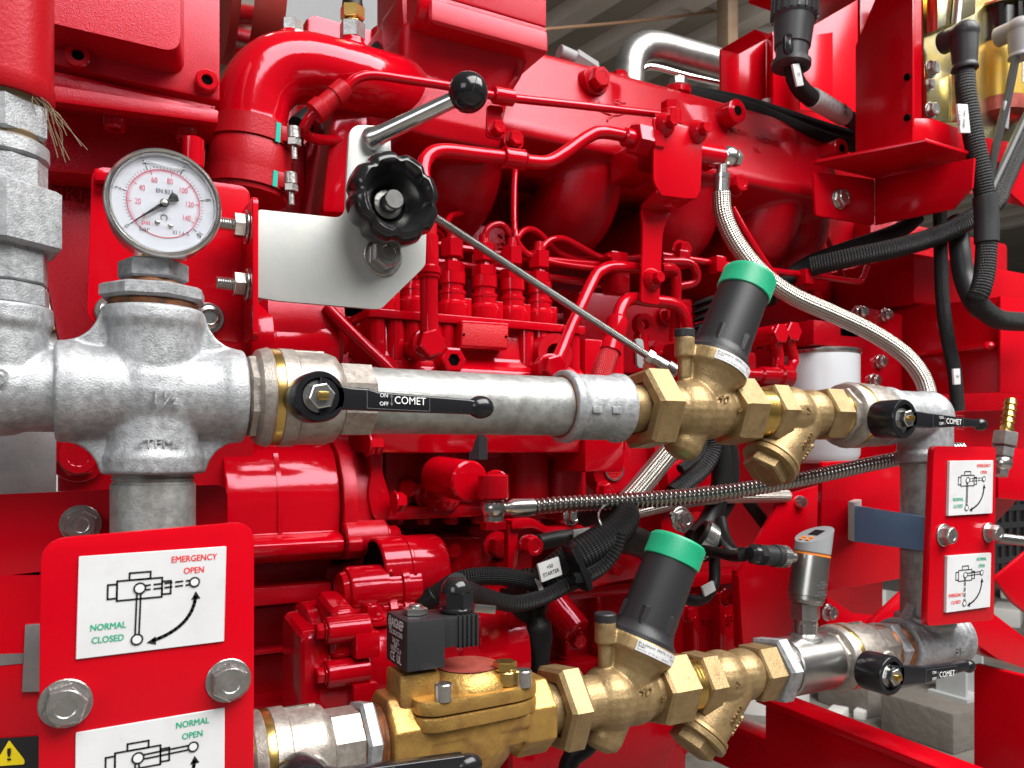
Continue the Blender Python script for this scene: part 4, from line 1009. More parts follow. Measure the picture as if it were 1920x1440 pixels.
# ---- starter motor
t = T('starter_motor', 'red starter motor with its round solenoid on top, left of the black coil', 'starter motor', P(700, 1440, .66))
YS = .655
q = P(636, 1112, YS); qe = P(736, 1090, YS); ax_ = V((1, 0, 0))
zc = q.z; xs_ = q.x
b = MB(); b.lathe(V((xs_ + .004, YS, zc)), DX, [(0, .017), (.0015, .0205), (.004, .0215), (.034, .0215), (.0345, .019), (.038, .019)], 40); sol = obj('solenoid_clamp', b, R_, t)
b = MB(); b.lathe(V((xs_ - .001, YS, zc)), DX, [(0, .012), (.001, .0165), (.006, .018)], 36); obj('end_cap', b, R_, sol)
b = MB(); b.lathe(V((xs_ + .037, YS, zc)), DX, [(0, .0195), (.012, .0195), (.013, .0225), (.018, .0235), (.019, .0200), (.030, .0200)], 40); obj('solenoid_neck', b, R_, sol)
xd = XA(706, YS + .01); b = MB(); b.lathe(V((xd, YS + .018, zc + .010)), DX, [(0, .0255), (.0, .0315), (.0015, .0330), (.024, .0330), (.025, .0340), (.027, .0340), (.028, .0330), (.056, .0330), (.060, .031)], 48); obj('solenoid_case', b, R_, t)
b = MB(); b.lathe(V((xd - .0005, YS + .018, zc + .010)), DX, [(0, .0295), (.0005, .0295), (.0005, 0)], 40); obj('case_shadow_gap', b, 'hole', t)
for dz, dy in ((.016, -.008), (-.014, -.012)):
    b = MB(); c_ = V((xs_ + .040, YS - .010 + dy * .3, zc + dz)); b.sphere(c_, .0035, seg=14); obj('rivet', b, R_, sol)
# clamp foot
b = MB(); zf = ZA(690, 1170, YS - .02)
b.prism(roundpoly([V((xs_ + .004, YS - .018, zc - .008)), V((xs_ + .034, YS - .018, zc - .008)), V((xs_ + .036, YS - .020, zf + .004)), V((xs_ + .001, YS - .020, zf + .004))], .004), DY * .004, bev=.001); obj('clamp_strap', b, R_, sol)
b = MB(); b.prism(roundpoly([V((xs_ - .004, YS - .034, zf)), V((xs_ + .040, YS - .034, zf)), V((xs_ + .044, YS - .024, zf)), V((xs_ + .040, YS + .005, zf)), V((xs_ - .004, YS + .005, zf))], .004), DZ * .0045, bev=.001); obj('clamp_foot', b, R_, sol)
bolt(t, V((xs_ + .020, YS - .024, zf + .0045)), DZ, .0075, .010, R_, 1.35)
# motor body
b = MB(); zm = ZA(640, 1255, YS); 
b.lathe(V((XA(563, YS), YS + .010, zm)), DX, [(0, .048), (.004, .0560), (.030, .0585), (.034, .0540), (.060, .0540), (.063, .0560), (.12, .0560), (.124, .059), (.134, .059), (.135, .056), (.19, .056)], 56); obj('motor_case', b, R_, t)
b = MB(); b.xprism(roundpoly([V((0, 0, 0))] * 1, 0) and [(YS - .045, zm + .043), (YS + .02, zm + .050), (YS + .03, zm - .12), (YS - .045, zm - .12)], XA(563, YS - .045), XA(622, YS - .045), bev=.008, seg=3); obj('drive_end', b, R_, t)
b = MB(); b.xprism([(YS - .048, zm + .060), (YS, zm + .068), (YS, zm + .01), (YS - .048, zm + .02)], XA(618, YS - .045), XA(668, YS - .045), bev=.008, seg=3); obj('end_lug', b, R_, t)
for py in (1180, 1262):
    b = MB(); q = P(610, py + 3, YS - .05); b.cyl(q, q + DX * .034, .0105); obj('bolt_boss', b, R_, t)
    bolt(t, q, -DX, .0066, .006, R_, 1.2)
for py, px in ((1205, 682), (1300, 678)):
    b = MB(); b.box(P(px, py, YS - .050), (.020, .022, .020), bev=.002); obj('mount_block', b, R_, t)
b = MB(); b.box(P(625, 1148, YS + .02), (.032, .02, .024), bev=.004); obj('rear_lug', b, RC, t)
b = MB(); b.box(P(927, 1198, .61) + DY * .03, (.030, .06, .046), bev=.004, seg=3); obj('end_cover', b, R_, t)
# terminal stud
b = MB(); q = P(738, 1138, YS - .016); b.ngon(q - DX * .005, q + DX * .002, .0075, 6); b.cyl(q - DX * .010, q + DX * .018, .0036); b.ngon(q + DX * .008, q + DX * .013, .007, 6); obj('terminal_stud', b, R_, t, ang=25)
b = MB(); b.box(P(745, 1122, YS - .008), (.030, .006, .008), bev=.001); obj('terminal_bridge', b, R_, t)

# ---- injection pump
t = T('injection_pump', 'red in-line fuel injection pump with its row of delivery valves behind the pipe', 'fuel pump', P(900, 700, .70))
YI = .700
x0, x1 = XA(688, YI), XA(1083, YI); zt_ = ZA(880, 597, YI)
b = MB(); b.xprism([(YI, zt_ - .006), (YI + .06, zt_ - .006), (YI + .06, zt_ - .13), (YI - .004, zt_ - .13), (YI - .016, zt_ - .085), (YI - .016, zt_ - .052), (YI - .004, zt_ - .040)], x0, x1, bev=.003); obj('pump_body', b, R_, t)
b = MB(); b.box2((x0 - .002, YI - .012, zt_ - .008), (x1 + .002, YI + .055, zt_), bev=.0015); obj('top_rail', b, R_, t)
for px in (705, 740, 770, 812, 835, 985, 1012, 1050, 1072):
    b = MB(); xx = XA(px, YI); b.cyl(V((xx, YI - .001, zt_ - .045)), V((xx, YI - .001, zt_ - .008)), .0085, seg=20); obj('pump_rib', b, R_, t)
b = MB(); b.prism([P(865, 600, YI - .020), P(955, 606, YI - .020), P(953, 656, YI - .020), P(863, 652, YI - .020)], DY * .02, bev=.002); npl = obj('nameplate_pad', b, R_, t)
b = MB(); b.prism([P(868, 606, YI - .0206), P(952, 611, YI - .0206), P(951, 652, YI - .0206), P(866, 647, YI - .0206)], DY * .001, bev=.0003); obj('nameplate', b, 'red_matte', t)
for px, py in ((870, 627), (949, 631)): b = MB(); b.cyl(P(px, py, YI - .0206), P(px, py, YI - .0216), .0012, seg=10); obj('nameplate_pin', b, 'hole', t)
xw = XA(1085, YI); b = MB(); b.box2((xw, YI - .012, zt_ - .15), (xw + .05, YI + .06, zt_ - .012), bev=.004); obj('governor_block', b, R_, t)
# delivery valve holders
PX_ = (712, 776, 848, 908, 960, 1011)
YD = .722; HOLD = []
for px in PX_:
    xx = XA(px, YD); z0 = zt_ - .001; c_ = V((xx, YD, z0)); b = MB()
    b.lathe(c_, DZ, [(0, .0150), (.002, .0158), (.016, .0158), (.017, .0148), (.0185, .0146), (.020, .0128), (.026, .0128), (.027, .0136), (.030, .0136), (.031, .0112), (.036, .0112), (.037, .0130), (.048, .0130), (.0485, .0112)], 28)
    b.box(c_ + V((.013, 0, .012)), (.008, .018, .022), bev=.001)
    h1 = obj('delivery_valve', b, R_, t)
    b = MB(); b.ngon(c_ + DZ * .048, c_ + DZ * .0585, .0125, 6, .1, phase=.3); b.lathe(c_ + DZ * .058, DZ, [(0, .0075), (.006, .0065)], 20); obj('holder_hexagon', b, R_, h1, ang=25)
    b = MB(); b.ngon(c_ + DZ * .063, c_ + DZ * .081, .0118, 6, .1, phase=.5); b.lathe(c_ + DZ * .081, DZ, [(0, .006), (.010, .0048)], 16); obj('pipe_nut', b, R_, h1, ang=25)
    HOLD.append(c_ + DZ * .088)
for k_, (yy, zz_) in enumerate(((.752, .082), (.758, .066))):
    b = MB(); b.tube([V((XA(780, .75), yy, zt_ + zz_)), V((XA(960, .75), yy, zt_ + zz_ - .002)), V((XA(1180, .75), yy, zt_ + zz_ - .004))], .0042, seg=10); obj('rear_pipe', b, R_, t)
# banjos and plugs
def banjo(px, py, Y0, Y1, r, lab):
    b = MB(); a, c_ = P(px, py, Y1), P(px, py, Y0); a.x = c_.x; a.z = c_.z
    b.cyl(a, c_ + DY * .012, r * .8); b.lathe(c_ + DY * .014, FR, [(0, r * 1.05), (.001, r * 1.15), (.011, r * 1.15), (.012, r * .95)], 28); b.ngon(c_ + DY * .003, c_ + FR * .009, r, 6, .12, phase=.3)
    obj('banjo_bolt', b, R_, t, ang=30); return c_
bj1 = banjo(805, 645, .655, .705, .0125, 'x'); bj2 = banjo(1036, 690, .665, .705, .0125, 'x')
b = MB(); q = P(846, 676, .675); b.cyl(q + DY * .04, q, .0105); b.lathe(q, FR, [(0, .0062), (0, .0125), (.006, .0125), (.007, .0105), (.007, .0062)], 6, closed=True); b.lathe(q, FR, [(-.01, .0062), (.004, .0062)], 16); obj('hex_plug', b, R_, t, ang=25)
b = MB(); q = P(846, 676, .675); b.lathe(q + FR * .0042, FR, [(0, .0058), (.0003, .0058)], 16); obj('plug_hole', b, 'hole', t)
b = MB(); q = P(795, 672, .70); b.cyl(q + DY * .02, q + FR * .006, .0185); obj('blank_cap', b, R_, t)
b = MB(); b.lathe(P(1030, 665, .695), FR, [(0, .010), (0, .022), (.012, .020), (.012, .010)], 28, closed=True); obj('lifting_eye', b, RC, t)
q = P(1202, 610, .74); b = MB(); b.lathe(q, FR, [(0, .0055), (0, .0135), (.008, .0125), (.008, .0055)], 24, closed=True); b.cyl(q - DZ * .010, q - DZ * .045, .009); obj('lever_eye', b, R_, t)
text('PES6', P(757, 613, YI - .0015), DX, DZ, .006, 'red', t, depth=.0006, name='cast_letters')

# ---- manifold
t = T('intake_manifold', 'long red cast intake manifold sloping across the top with curved runners', 'manifold', P(1200, 400, .80))
XM0, XM1 = XA(757, .75), XA(1566, .76)
ZB, ZT = CZ + .335, CZ + .456
b = MB(); pr = [(.742, ZB), (.742, ZB + .012), (.782, ZT - .006), (.792, ZT), (.90, ZT + .004), (.91, ZB), (.80, ZB - .02)]
b.xprism(pr, XM0, XM1, bev=.010, seg=3)
RUN = (.372, .533, .690, .832)
for i, X in enumerate(RUN):
    rr = .050
    b.tube([V((X, .815, ZB + .09)), V((X, .806, ZB + .03)), V((X - .004, .808, ZB - .015)), V((X - .008, .835, ZB - .050)), V((X - .010, .93, ZB - .062))], rr, seg=28, res=6)
b.tube([V((XM1 - .03, .83, ZB + .07)), V((XM1 - .01, .835, ZB + .02)), V((XM1 - .012, .85, ZB - .04)), V((XM1 - .03, .93, ZB - .07))], .058, seg=28)
man = obj('casting', b, RC, t, fuse=(.0026, 5))
def mface(px, py):     # point on the sloping front face
    lo, hi = .742, .80
    for _ in range(30):
        Y = (lo + hi) / 2; z = P(px, py, Y).z; yf = .742 + (.782 - .742) * min(max((z - ZB - .012) / (ZT - .006 - ZB - .012), 0), 1)
        if Y < yf: lo = Y
        else: hi = Y
    return P(px, py, Y)
nf = V((0, -(ZT - ZB - .018), .040)).normalized()
def boss(px, py, r, L, hexr=None, hole=False):
    q = mface(px, py) + DY * .004; b = MB(); e = q + FR * L
    b.lathe(q + DY * .02, FR, [(0, r * 1.25), (.02, r * 1.1), (.02 + L, r), (.021 + L, r * .9)], 28); bo = obj('boss', b, R_, t)
    if hexr: bolt(t, e, FR, hexr, hexr * .9, R_, 1.3)
    if hole:
        b = MB(); b.lathe(e + FR * .0011, FR, [(0, r * .42), (.0004, r * .42)], 16); obj('boss_hole', b, 'hole', bo)
boss(1108, 158, .0165, .014, .0125); boss(1355, 222, .0145, .030, hole=True); boss(1548, 290, .0135, .030, hole=True)
for px, py in ((1105, 105), (1162, 126), (1062, 96), (1258, 153)):
    q = P(px, py + 6, .81); q.z = ZT; b = MB(); b.cyl(q - DZ * .004, q + DZ * .006, .013); b.ngon(q + DZ * .005, q + DZ * .013, .010, 6); obj('cover_bolt', b, R_, t, ang=25)
b = MB(); b.box2((XA(1060, .80), .806, ZT - .002), (XA(1255, .80), .88, ZT + .005), bev=.002); obj('top_cover', b, R_, t)
q = P(1272, 158, .80); q.z = ZT; b = MB(); b.cyl(q - DZ * .002, q + DZ * .007, .016); obj('stud_boss', b, R_, t); b = MB(); b.cyl(q + DZ * .007, q + DZ * .010, .016); b.ngon(q + DZ * .010, q + DZ * .020, .0115, 6); b.cyl(q + DZ * .02, q + DZ * .023, .006); obj('steel_nut', b, 'steel', t, ang=25)
# raised emblem and cast marks on the face
def mtube(pts, r=.0013):
    b = MB(); b.tube([mface(*p) + nf * .0006 for p in pts], r, seg=8, res=5); return b
em = mtube([(1120, 196), (1128, 190), (1150, 193), (1168, 202), (1170, 212), (1155, 217), (1138, 214), (1122, 206), (1118, 199)])
for l in (((1146, 188), (1160, 190)), ((1151, 189), (1143, 212)), ((1162, 190), (1154, 214)), ((1158, 192), (1172, 194)), ((1148, 201), (1160, 203)), ((1166, 194), (1158, 216))): em.tube([mface(*p) + nf * .0006 for p in l], .0013, seg=8, smooth=False)
em.tube([mface(*p) + nf * .0006 for p in ((1155, 214), (1142, 222), (1138, 228))], .0013, seg=8)
obj('cast_emblem', em, RC, t)
upf = DX.cross(nf).normalized(); upf = upf if upf.z > 0 else -upf
for s_, px, py, sz in (('M17/M', 1385, 249, .013), ('RX2310D', 1440, 266, .013), ('XX', 1418, 283, .010)):
    text(s_, mface(px, py) + nf * .0012, DX, upf, sz, RC, t, depth=.0005, name='cast_letters', sx=.8)
# ---- riser casting with the square flange
t = T('intake_riser', 'red cast riser with square flange at the top centre above the manifold', 'housing', P(880, 250, .72))
b = MB(); YR = .705
b.prism([P(757, 30, YR), P(830, 30, YR - .002), P(1004, 88, YR - .004), P(985, 140, YR), P(960, 180, YR + .01), P(945, 255, YR + .03), P(757, 255, YR + .03)], DY * .15, bev=.012, seg=3)
b.box2((XA(757, .72), .715, CZ + .30), (XA(950, .72), .85, CZ + .37), bev=.02)
obj('casting', b, RC, t, fuse=(.0022, 4))
zf0 = ZA(835, 40, YR - .022); zf1 = ZA(835, 8, YR - .022)
b = MB(); xa_, xb_ = XA(828, YR - .022), XA(1030, YR - .022); b.box2((xa_ - .012, YR - .022, zf0 - .004), (xb_, YR + .15, zf1 + .004), bev=.006, seg=3); obj('flange', b, RC, t)
b = MB(); b.box2((xa_ - .008, YR - .018, zf1 + .0045), (xb_ - .001, YR + .14, zf1 + .0075)); obj('gasket', b, R_, t)
b = MB(); b.box2((xa_ - .008, YR - .019, zf1 + .008), (xb_ - .001, YR + .14, zf1 + .12), bev=.003); obj('upper_box', b, RC, t)
b = MB(); q = P(770, 12, YR); b.cyl(q, q + DX * .03, .020); obj('side_boss', b, R_, t)
b = MB(); b.prism([P(752, -20, YR + .01), P(800, -20, YR + .01), P(818, 14, YR + .01), P(790, 40, YR + .01), P(757, 75, YR + .01)], DY * .06, bev=.006); obj('side_web', b, RC, t)
q = P(1048, 98, .80); b = MB(); b.cyl(q, q + V((.028, .0, -.004)), .009); b.ngon(q + V((.02, 0, -.003)), q + V((.05, 0, -.012)), .012, 6); solo('grey_plug', 'grey hexagon plug behind the riser flange above the manifold', 'plug', b, 'light_grey_rubber', ang=25)

# ---- charge air elbow with silicone hose
t = T('charge_air_elbow', 'glossy red pipe elbow with silicone hose and green paint marks, top left', 'pipe elbow', P(470, 360, .70))
YE = .700
b = MB()
b.tube([P(470, 262, YE), P(472, 215, YE), P(484, 170, YE), P(520, 135, YE), P(570, 128, YE), P(640, 142, YE + .002), P(700, 156, YE + .014), P(778, 172, YE + .055)], .0295, seg=32, res=8)
b.cyl(P(546, 105, YE), P(548, 62, YE), .0115); b.cyl(P(661, 118, YE), P(661, 72, YE), .0105); b.lathe(P(470, 238, YE), DZ, [(-.010, .0285), (-.004, .0305), (0, .030), (.002, .027)], 36)
obj('elbow', b, R_, t, fuse=(.0016, 4))
b = MB(); h0, h1 = P(471, 236, YE), P(462, 372, YE); dn = (h1 - h0).normalized(); L = (h1 - h0).length
b.lathe(h0, dn, [(0, .0285), (.001, .0325), (L * .1, .0325), (L * .3, .0330), (L * .42, .0345), (L * .75, .0345), (L, .0325)], 44); obj('silicone_hose', b, 'red_rubber', t)
for f in (.20, .82):
    c_ = h0 + dn * L * f; b = MB(); b.lathe(c_ - dn * .0065, dn, [(0, .0335), (0, .0348), (.013, .0350), (.013, .0335)], 44, closed=True)
    q = c_ + V((.0235, -.0245, 0)); b.box(q, (.010, .009, .013), bev=.002)
    cl_ = obj('hose_clamp', b, 'red_rubber', t)
    b = MB(); b.cyl(q + V((.006, -.003, .007)), q + V((.0065, -.003, -.003)), .0055); b.ngon(q + V((.0065, -.003, -.003)), q + V((.0065, -.003, -.009)), .0062, 6); b.cyl(q + V((.0065, -.003, -.008)), q + V((.007, -.003, -.020)), .0028); obj('clamp_bolt', b, 'dark_steel', cl_, ang=25)
    a = math.radians(-62); n_ = V((math.cos(a), math.sin(a), 0)); tg = V((-math.sin(a), math.cos(a), 0))
    b = MB(); b.box(c_ + n_ * .0352 - DZ * .001, (.0045, .0008, .016 if f < .5 else .013), axes=(tg, n_, dn)); obj('paint_mark', b, 'green_paint', cl_)
q = P(548, 64, YE); b = MB(); b.ngon(q, q + DZ * .011, .0095, 6, .1); obj('hexagon_plug', b, 'steel', t, ang=25)
t = T('temperature_sender', 'brass and steel sender with black cap screwed into the red elbow', 'sensor', P(661, 74, YE))
q = P(661, 76, YE)
obj('steel_hexagon', MB().ngon(q, q + DZ * .015, .0115, 6, .1), 'steel', t, ang=25)
b = MB(); b.cyl(q + DZ * .015, q + DZ * .018, .007); b.ngon(q + DZ * .018, q + DZ * .030, .0110, 6, .15); obj('brass_hexagon', b, 'brass_turned', t, ang=25)
obj('rubber_cap', MB().cyl(q + DZ * .029, q + DZ * .050, .0095, .007), 'black_rubber', t)

# ---- charge air cooler housing top left
t = T('charge_cooler_housing', 'red cast housing with bolted flange filling the top left corner', 'housing', P(240, 320, .66))
YA = .640
plate(t, 'cover_flange', [(60, 112), (413, 190), (413, -60), (60, -60)], YA, .014, RC, bev=.0025)
b = MB(); b.prism(roundpoly([P(40, 30, YA - .028), P(338, 100, YA - .028), P(338, -60, YA - .028), P(40, -60, YA - .028)], [.002, .012, .002, .002]), V((.006, .03, -.004)), bev=.010, seg=4); obj('cover_dome', b, RC, t, ang=60)
plate(t, 'body_flange', [(60, 128), (411, 206), (409, 232), (60, 152)], YA + .003, .06, RC, bev=.002)
plate(t, 'body_flange', [(60, 152), (409, 208), (408, 231), (60, 185)], YA - .002, .012, RC, bev=.002)
plate(t, 'body', [(60, 40), (404, 110), (398, 250), (372, 300), (360, 345), (60, 320)], YA + .045, .08, RC, bev=.006)
bolt(t, P(146, 111, YA), FR, .0082, .008, R_, 0, socket=True); bolt(t, P(386, 157, YA), FR, .0082, .008, R_, 0, socket=True)
for px, py in ((215, 208), (348, 230), (70, 185)):
    b = MB(); q = P(px, py, YA + .022); b.lathe(q + DZ * .008, -DZ, [(0, .0082), (.020, .0082), (.022, .0070), (.022, .0045), (.016, .004), (.016, 0)], 24); obj('socket_bolt', b, R_, t)
b = MB(); q = P(362, 290, YA + .01); b.cyl(q + DZ * .012, q - DZ * .010, .008); obj('dowel', b, R_, t)
t = T('air_hose', 'brownish red silicone hose with a steel band clamp at the top edge', 'hose', P(440, 120, .80))
q = P(440, -12, .80); b = MB(); b.lathe(V((XA(414, .80), .80, q.z)), DX, [(0, .060), (.002, .064), (.02, .066), (.045, .064), (.05, .060)], 48); obj('hose', b, 'red_silicone', t)
b = MB(); b.lathe(V((XA(433, .80), .80, q.z)), DX, [(0, .064), (0, .0675), (.011, .0675), (.011, .064)], 48, closed=True); obj('band_clamp', b, 'chrome', t)
t = T('side_plate', 'dark red upright plate standing behind the charge air elbow', 'plate', P(505, 200, .86))
b = MB(); b.prism([P(482, -30, .84), P(524, -30, .84), P(524, 110, .84), P(482, 110, .84)], DY * .09, bev=.002); obj('plate', b, R_, t)
b = MB(); b.prism([P(484, 55, .838), P(499, 42, .838), P(500, 80, .838), P(485, 95, .838)], DY * .001); obj('sticker', b, 'yellow_paint', t)
t = T('rear_cover', 'dark red rounded cover with filler neck behind the charge air elbow', 'cover', P(660, 240, .95))
plate(t, 'cover', [(575, 32), (590, 26), (680, 52), (760, 62), (760, 320), (560, 320)], .93, .06, R_, bev=.006)
b = MB(); q = P(735, 92, .93); b.cyl(q, q + DZ * .02, .026); obj('filler_neck', b, R_, t)
b = MB(); b.tube([P(760, 60, .86), P(720, 92, .84), P(690, 125, .82), P(620, 190, .80), P(560, 240, .78)], .0115, seg=14); solo('black_hose', 'thick black hose passing diagonally behind the red elbow', 'hose', b, 'black_rubber')
# pillar and back shapes between elbow and knob
t = T('engine_side_casting', 'red castings and upright ribs between the elbow and the black handwheel', 'casting', P(620, 420, .76))
plate(t, 'pillar', [(632, 120), (690, 130), (694, 360), (652, 400), (602, 400), (612, 300)], .708, .09, R_, bev=.008, )
plate(t, 'rib', [(548, 250), (572, 250), (572, 410), (552, 410)], .80, .06, RC, bev=.004); plate(t, 'rib', [(578, 255), (600, 255), (598, 410), (576, 410)], .79, .06, R_, bev=.008)
plate(t, 'back_wall', [(500, 235), (790, 235), (790, 600), (500, 600)], .90, .05, RC, bev=.004)
plate(t, 'lower_gusset', [(585, 565), (640, 600), (640, 705), (585, 705)], .76, .04, R_, bev=.003)
b = MB(); b.tube([P(612, 575, .70), P(660, 625, .69), P(740, 700, .68)], .0055, seg=12); obj('brace_bar', b, R_, t)
q = P(622, 625, .78); b = MB(); b.lathe(q, FR, [(0, .010), (0, .024), (.006, .022), (.006, .010)], 28, closed=True); obj('eye_ring', b, R_, t)
b = MB(); b.lathe(q + DY * .002, FR, [(0, .020), (.001, .020)], 24); obj('eye_hole', b, 'hole', t)
b = MB(); b.sphere(P(626, 620, .775), .009); obj('ball_knob', b, 'black_plastic', t)

# ---- gear-case plate behind the gauge and the red mounting bracket
t = T('front_casting', 'red engine front casting with embossed letters behind the left column', 'casting', P(130, 900, .72))
plate(t, 'casting', [(74, 295), (480, 340), (480, 900), (340, 1000), (108, 1000), (108, 640), (74, 480)], .72, .08, RC, bev=.006)
text('5 MKM95', P(138, 366, .719), V((1, 0, -.03)), DZ, .0145, RC, t, depth=.0014, name='cast_letters')
bolt(t, P(147, 855, .715), FR, .0165, .013, R_, 1.25, phase=.1)
q = P(540, 560, .70)
b = MB(); b.lathe(V((XA(470, .74), .76, q.z - .02)), DX, [(0, .05), (.008, .058), (.045, .062), (.075, .058), (.08, .04)], 44); obj('belt_drum', b, RC, t)
b = MB(); b.lathe(V((XA(470, .70), .745, q.z - .045)), DX, [(0, .05), (.006, .053), (.018, .053), (.022, .046), (.06, .05), (.075, .05)], 44); obj('ribbed_drum', b, R_, t)
t = T('mounting_bracket', 'red angle bracket with rounded corners behind the pressure gauge', 'bracket', P(315, 645, .64))
YB = .645
plate(t, 'face_plate', [(172, 310), (470, 350), (466, 646), (163, 606)], YB, .005, 'red_panel', r=.010, bev=.0008)
plate(t, 'top_tab', [(176, 314), (232, 320), (232, 340), (176, 338)], YB - .012, .012, R_, bev=.002)
XF = XA(474, .596)
zf_a, zf_b = ZA(474, 366, .596), ZA(474, 634, .596)
b = MB(); b.prism(roundpoly([V((XF, YB, zf_a)), V((XF, .596, zf_a)), V((XF, .596, zf_b)), V((XF, YB, zf_b))], [0, .006, .006, 0]), V((.004, 0, 0)), bev=.0006); obj('side_flange', b, 'red_panel', t)
for py in (425, 535):
    c_ = V((XF, .618, ZA(462, py, .618))); b = MB()
    b.cyl(c_, c_ - DX * .0018, .0125, seg=24); b.ngon(c_ - DX * .0018, c_ - DX * .010, .0092, 6, .1); obj('nut', b, 'steel', t, ang=25)
    b = MB(); b.thread(c_ - DX * .009, c_ - DX * .022, .0048, .0016, seg=14, depth=.0006); obj('stud', b, 'steel', t)
for px, py in ((211, 585), (390, 597)):
    q = P(px, py, YB); b = MB(); b.lathe(q, FR, [(0, .0115), (.002, .0118), (.003, .011), (.003, .0085)], 28); b.lathe(q + FR * .003, FR, [(0, .0085), (.006, .0082), (.007, .006), (.0045, .0052), (.0045, 0)], 24); obj('flange_bolt', b, 'steel', t)

for i in range(7): bolt(ENG, P(742 + i * 52, 962, .745), -DZ, .0075, .009, R_, 1.2, phase=.3 * i)
for px in (1118, 1172, 1228, 1292): plate(ENG, 'block_rib', [(px, 815), (px + 12, 816), (px + 12, 965), (px, 965)], .785, .03, RC, bev=.003)
for px, py in ((1105, 1000), (1150, 1065), (1240, 1060), (1290, 1150), (1360, 1120), (1010, 1180), (1080, 1200), (1150, 1225), (905, 1120), (845, 1030)): bolt(ENG, P(px, py, .772), FR, .0088, .0085, R_, 1.3, phase=px * .1, shank=.04)
for px in (1010, 1060, 1120, 1300, 1350): plate(ENG, 'sump_rib', [(px, 1115), (px + 10, 1114), (px + 12, 1232), (px, 1234)], .80, .03, R_, bev=.003)
for px, py, r in ((1250, 590, .010), (1300, 610, .008), (1330, 640, .009), (1225, 655, .011), (1420, 640, .010), (1390, 600, .008)): bolt(ENG, P(px, py, .83), FR, r, r, R_, 1.3, phase=px, shank=.03)
plate(ENG, 'accessory_cover', [(1270, 640), (1420, 660), (1420, 780), (1270, 770)], .79, .05, RC, bev=.006)
b = MB(); b.cyl(P(1345, 690, .79), P(1345, 690, .77), .03, seg=32); obj('accessory_boss', b, RC, ENG)
# ================================================================== zinc control bracket, handwheel, lever
t = T('control_bracket', 'bright zinc plated control bracket carrying the black handwheel', 'bracket', P(640, 570, .60))
YZ = .600
pts = [(484, 392), (500, 394), (636, 408), (648, 396), (650, 330), (655, 246), (668, 234), (722, 236), (732, 246), (735, 330), (800, 430), (798, 497), (788, 508), (716, 578), (704, 580), (520, 564), (472, 556)]
b = MB(); b.prism(roundpoly([P(x, y, YZ) for x, y in pts], [.003, 0, .005, .004, 0, .004, .004, .004, .004, .003, .004, .004, .004, .004, .004, 0, .003]), DY * .004, bev=.0006); obj('plate', b, 'zinc_plate', t)
Xz = P(476, HY, YZ).x
b = MB(); a0, a1 = P(478, 393, YZ + .002), P(472, 556, YZ + .002); a0.x = a1.x = XF + .0065
b.prism([a0, a1, V((a1.x - .002, YB - .001, a1.z)), V((a0.x - .002, YB - .001, a0.z))], DX * .004, bev=.0006); obj('bent_edge', b, 'zinc_plate', t)
bolt(t, P(717, 481, YZ), FR, .0122, .012, 'bolt_steel', 1.28, phase=.5)
# handwheel
YK = .572; kc = P(735, 377, YK); RK = .0350
t = T('handwheel', 'black scalloped plastic handwheel with a steel stud in its centre', 'handwheel', P(735, 377, YZ))
b = MB(); n = 96; b2 = bmesh.new()
def rim(a): return 1 - .085 * max(0, math.cos(8 * a + .35)) ** 2.2
prof = [(-.020, .55), (-.018, .80), (-.012, .93), (-.004, .99), (.004, 1.0), (.011, .96), (.0155, .88), (.0165, .78), (.013, .68), (.006, .58), (-.002, .46), (-.0105, .36), (-.0125, .30), (-.0125, 0)]
rings = []
for tt_, r in prof:
    ring = []
    for i in range(n):
        a = 2 * math.pi * i / n; rr = RK * r * (rim(a) if r > .75 else 1)
        ring.append(b2.verts.new(kc + V((math.cos(a) * rr, -tt_, math.sin(a) * rr)) if r else kc + FR * tt_))
    rings.append(ring)
for a_, c_ in zip(rings, rings[1:]):
    for i in range(n):
        j = (i + 1) % n; b2.faces.new((a_[i], a_[j], c_[j], c_[i]))
b2.faces.new(rings[0][::-1]); bmesh.ops.remove_doubles(b2, verts=b2.verts, dist=1e-6); b._merge(b2); obj('wheel', b, 'black_plastic', t, ang=60)
b = MB(); b.lathe(kc + DY * .0125, FR, [(0, .011), (.004, .011), (.0045, .0095)], 28); obj('washer', b, 'dark_steel', t)
b = MB(); b.thread(kc + DY * .012, kc + FR * .004, .0072, .0015, depth=.0004); b.cyl(kc + FR * .003, kc + FR * .0062, .0074); obj('stud', b, 'steel', t)
# speed lever
t = T('stop_lever', 'round steel lever with black ball knob above the handwheel', 'lever', P(700, 262, YZ))
l0, l1 = P(694, 262, YZ - .002), P(852, 186, YZ - .05)
b = MB(); d_ = (l1 - l0).normalized(); b.lathe(l0 - d_ * .002, d_, [(0, .0082), (.003, .0092), (.010, .0075), (.014, .0068), ((l1 - l0).length, .0058)], 24); obj('rod', b, 'steel', t)
b = MB(); kb = P(878, 173, YZ - .058); b.sphere(kb, .0148, seg=40); obj('ball_knob', b, 'black_plastic', t)
a_ = V((.35, -.3, .9)).normalized(); u_, v_ = perp(V((.93, -.1, -.3)))
b = MB(); pts = [kb + (u_ * math.cos(2 * math.pi * i / 36) + v_ * math.sin(2 * math.pi * i / 36)) * .01475 for i in range(37)]; b.tube(pts, .00035, seg=6, res=1); obj('mould_seam', b, 'black_matte', t)
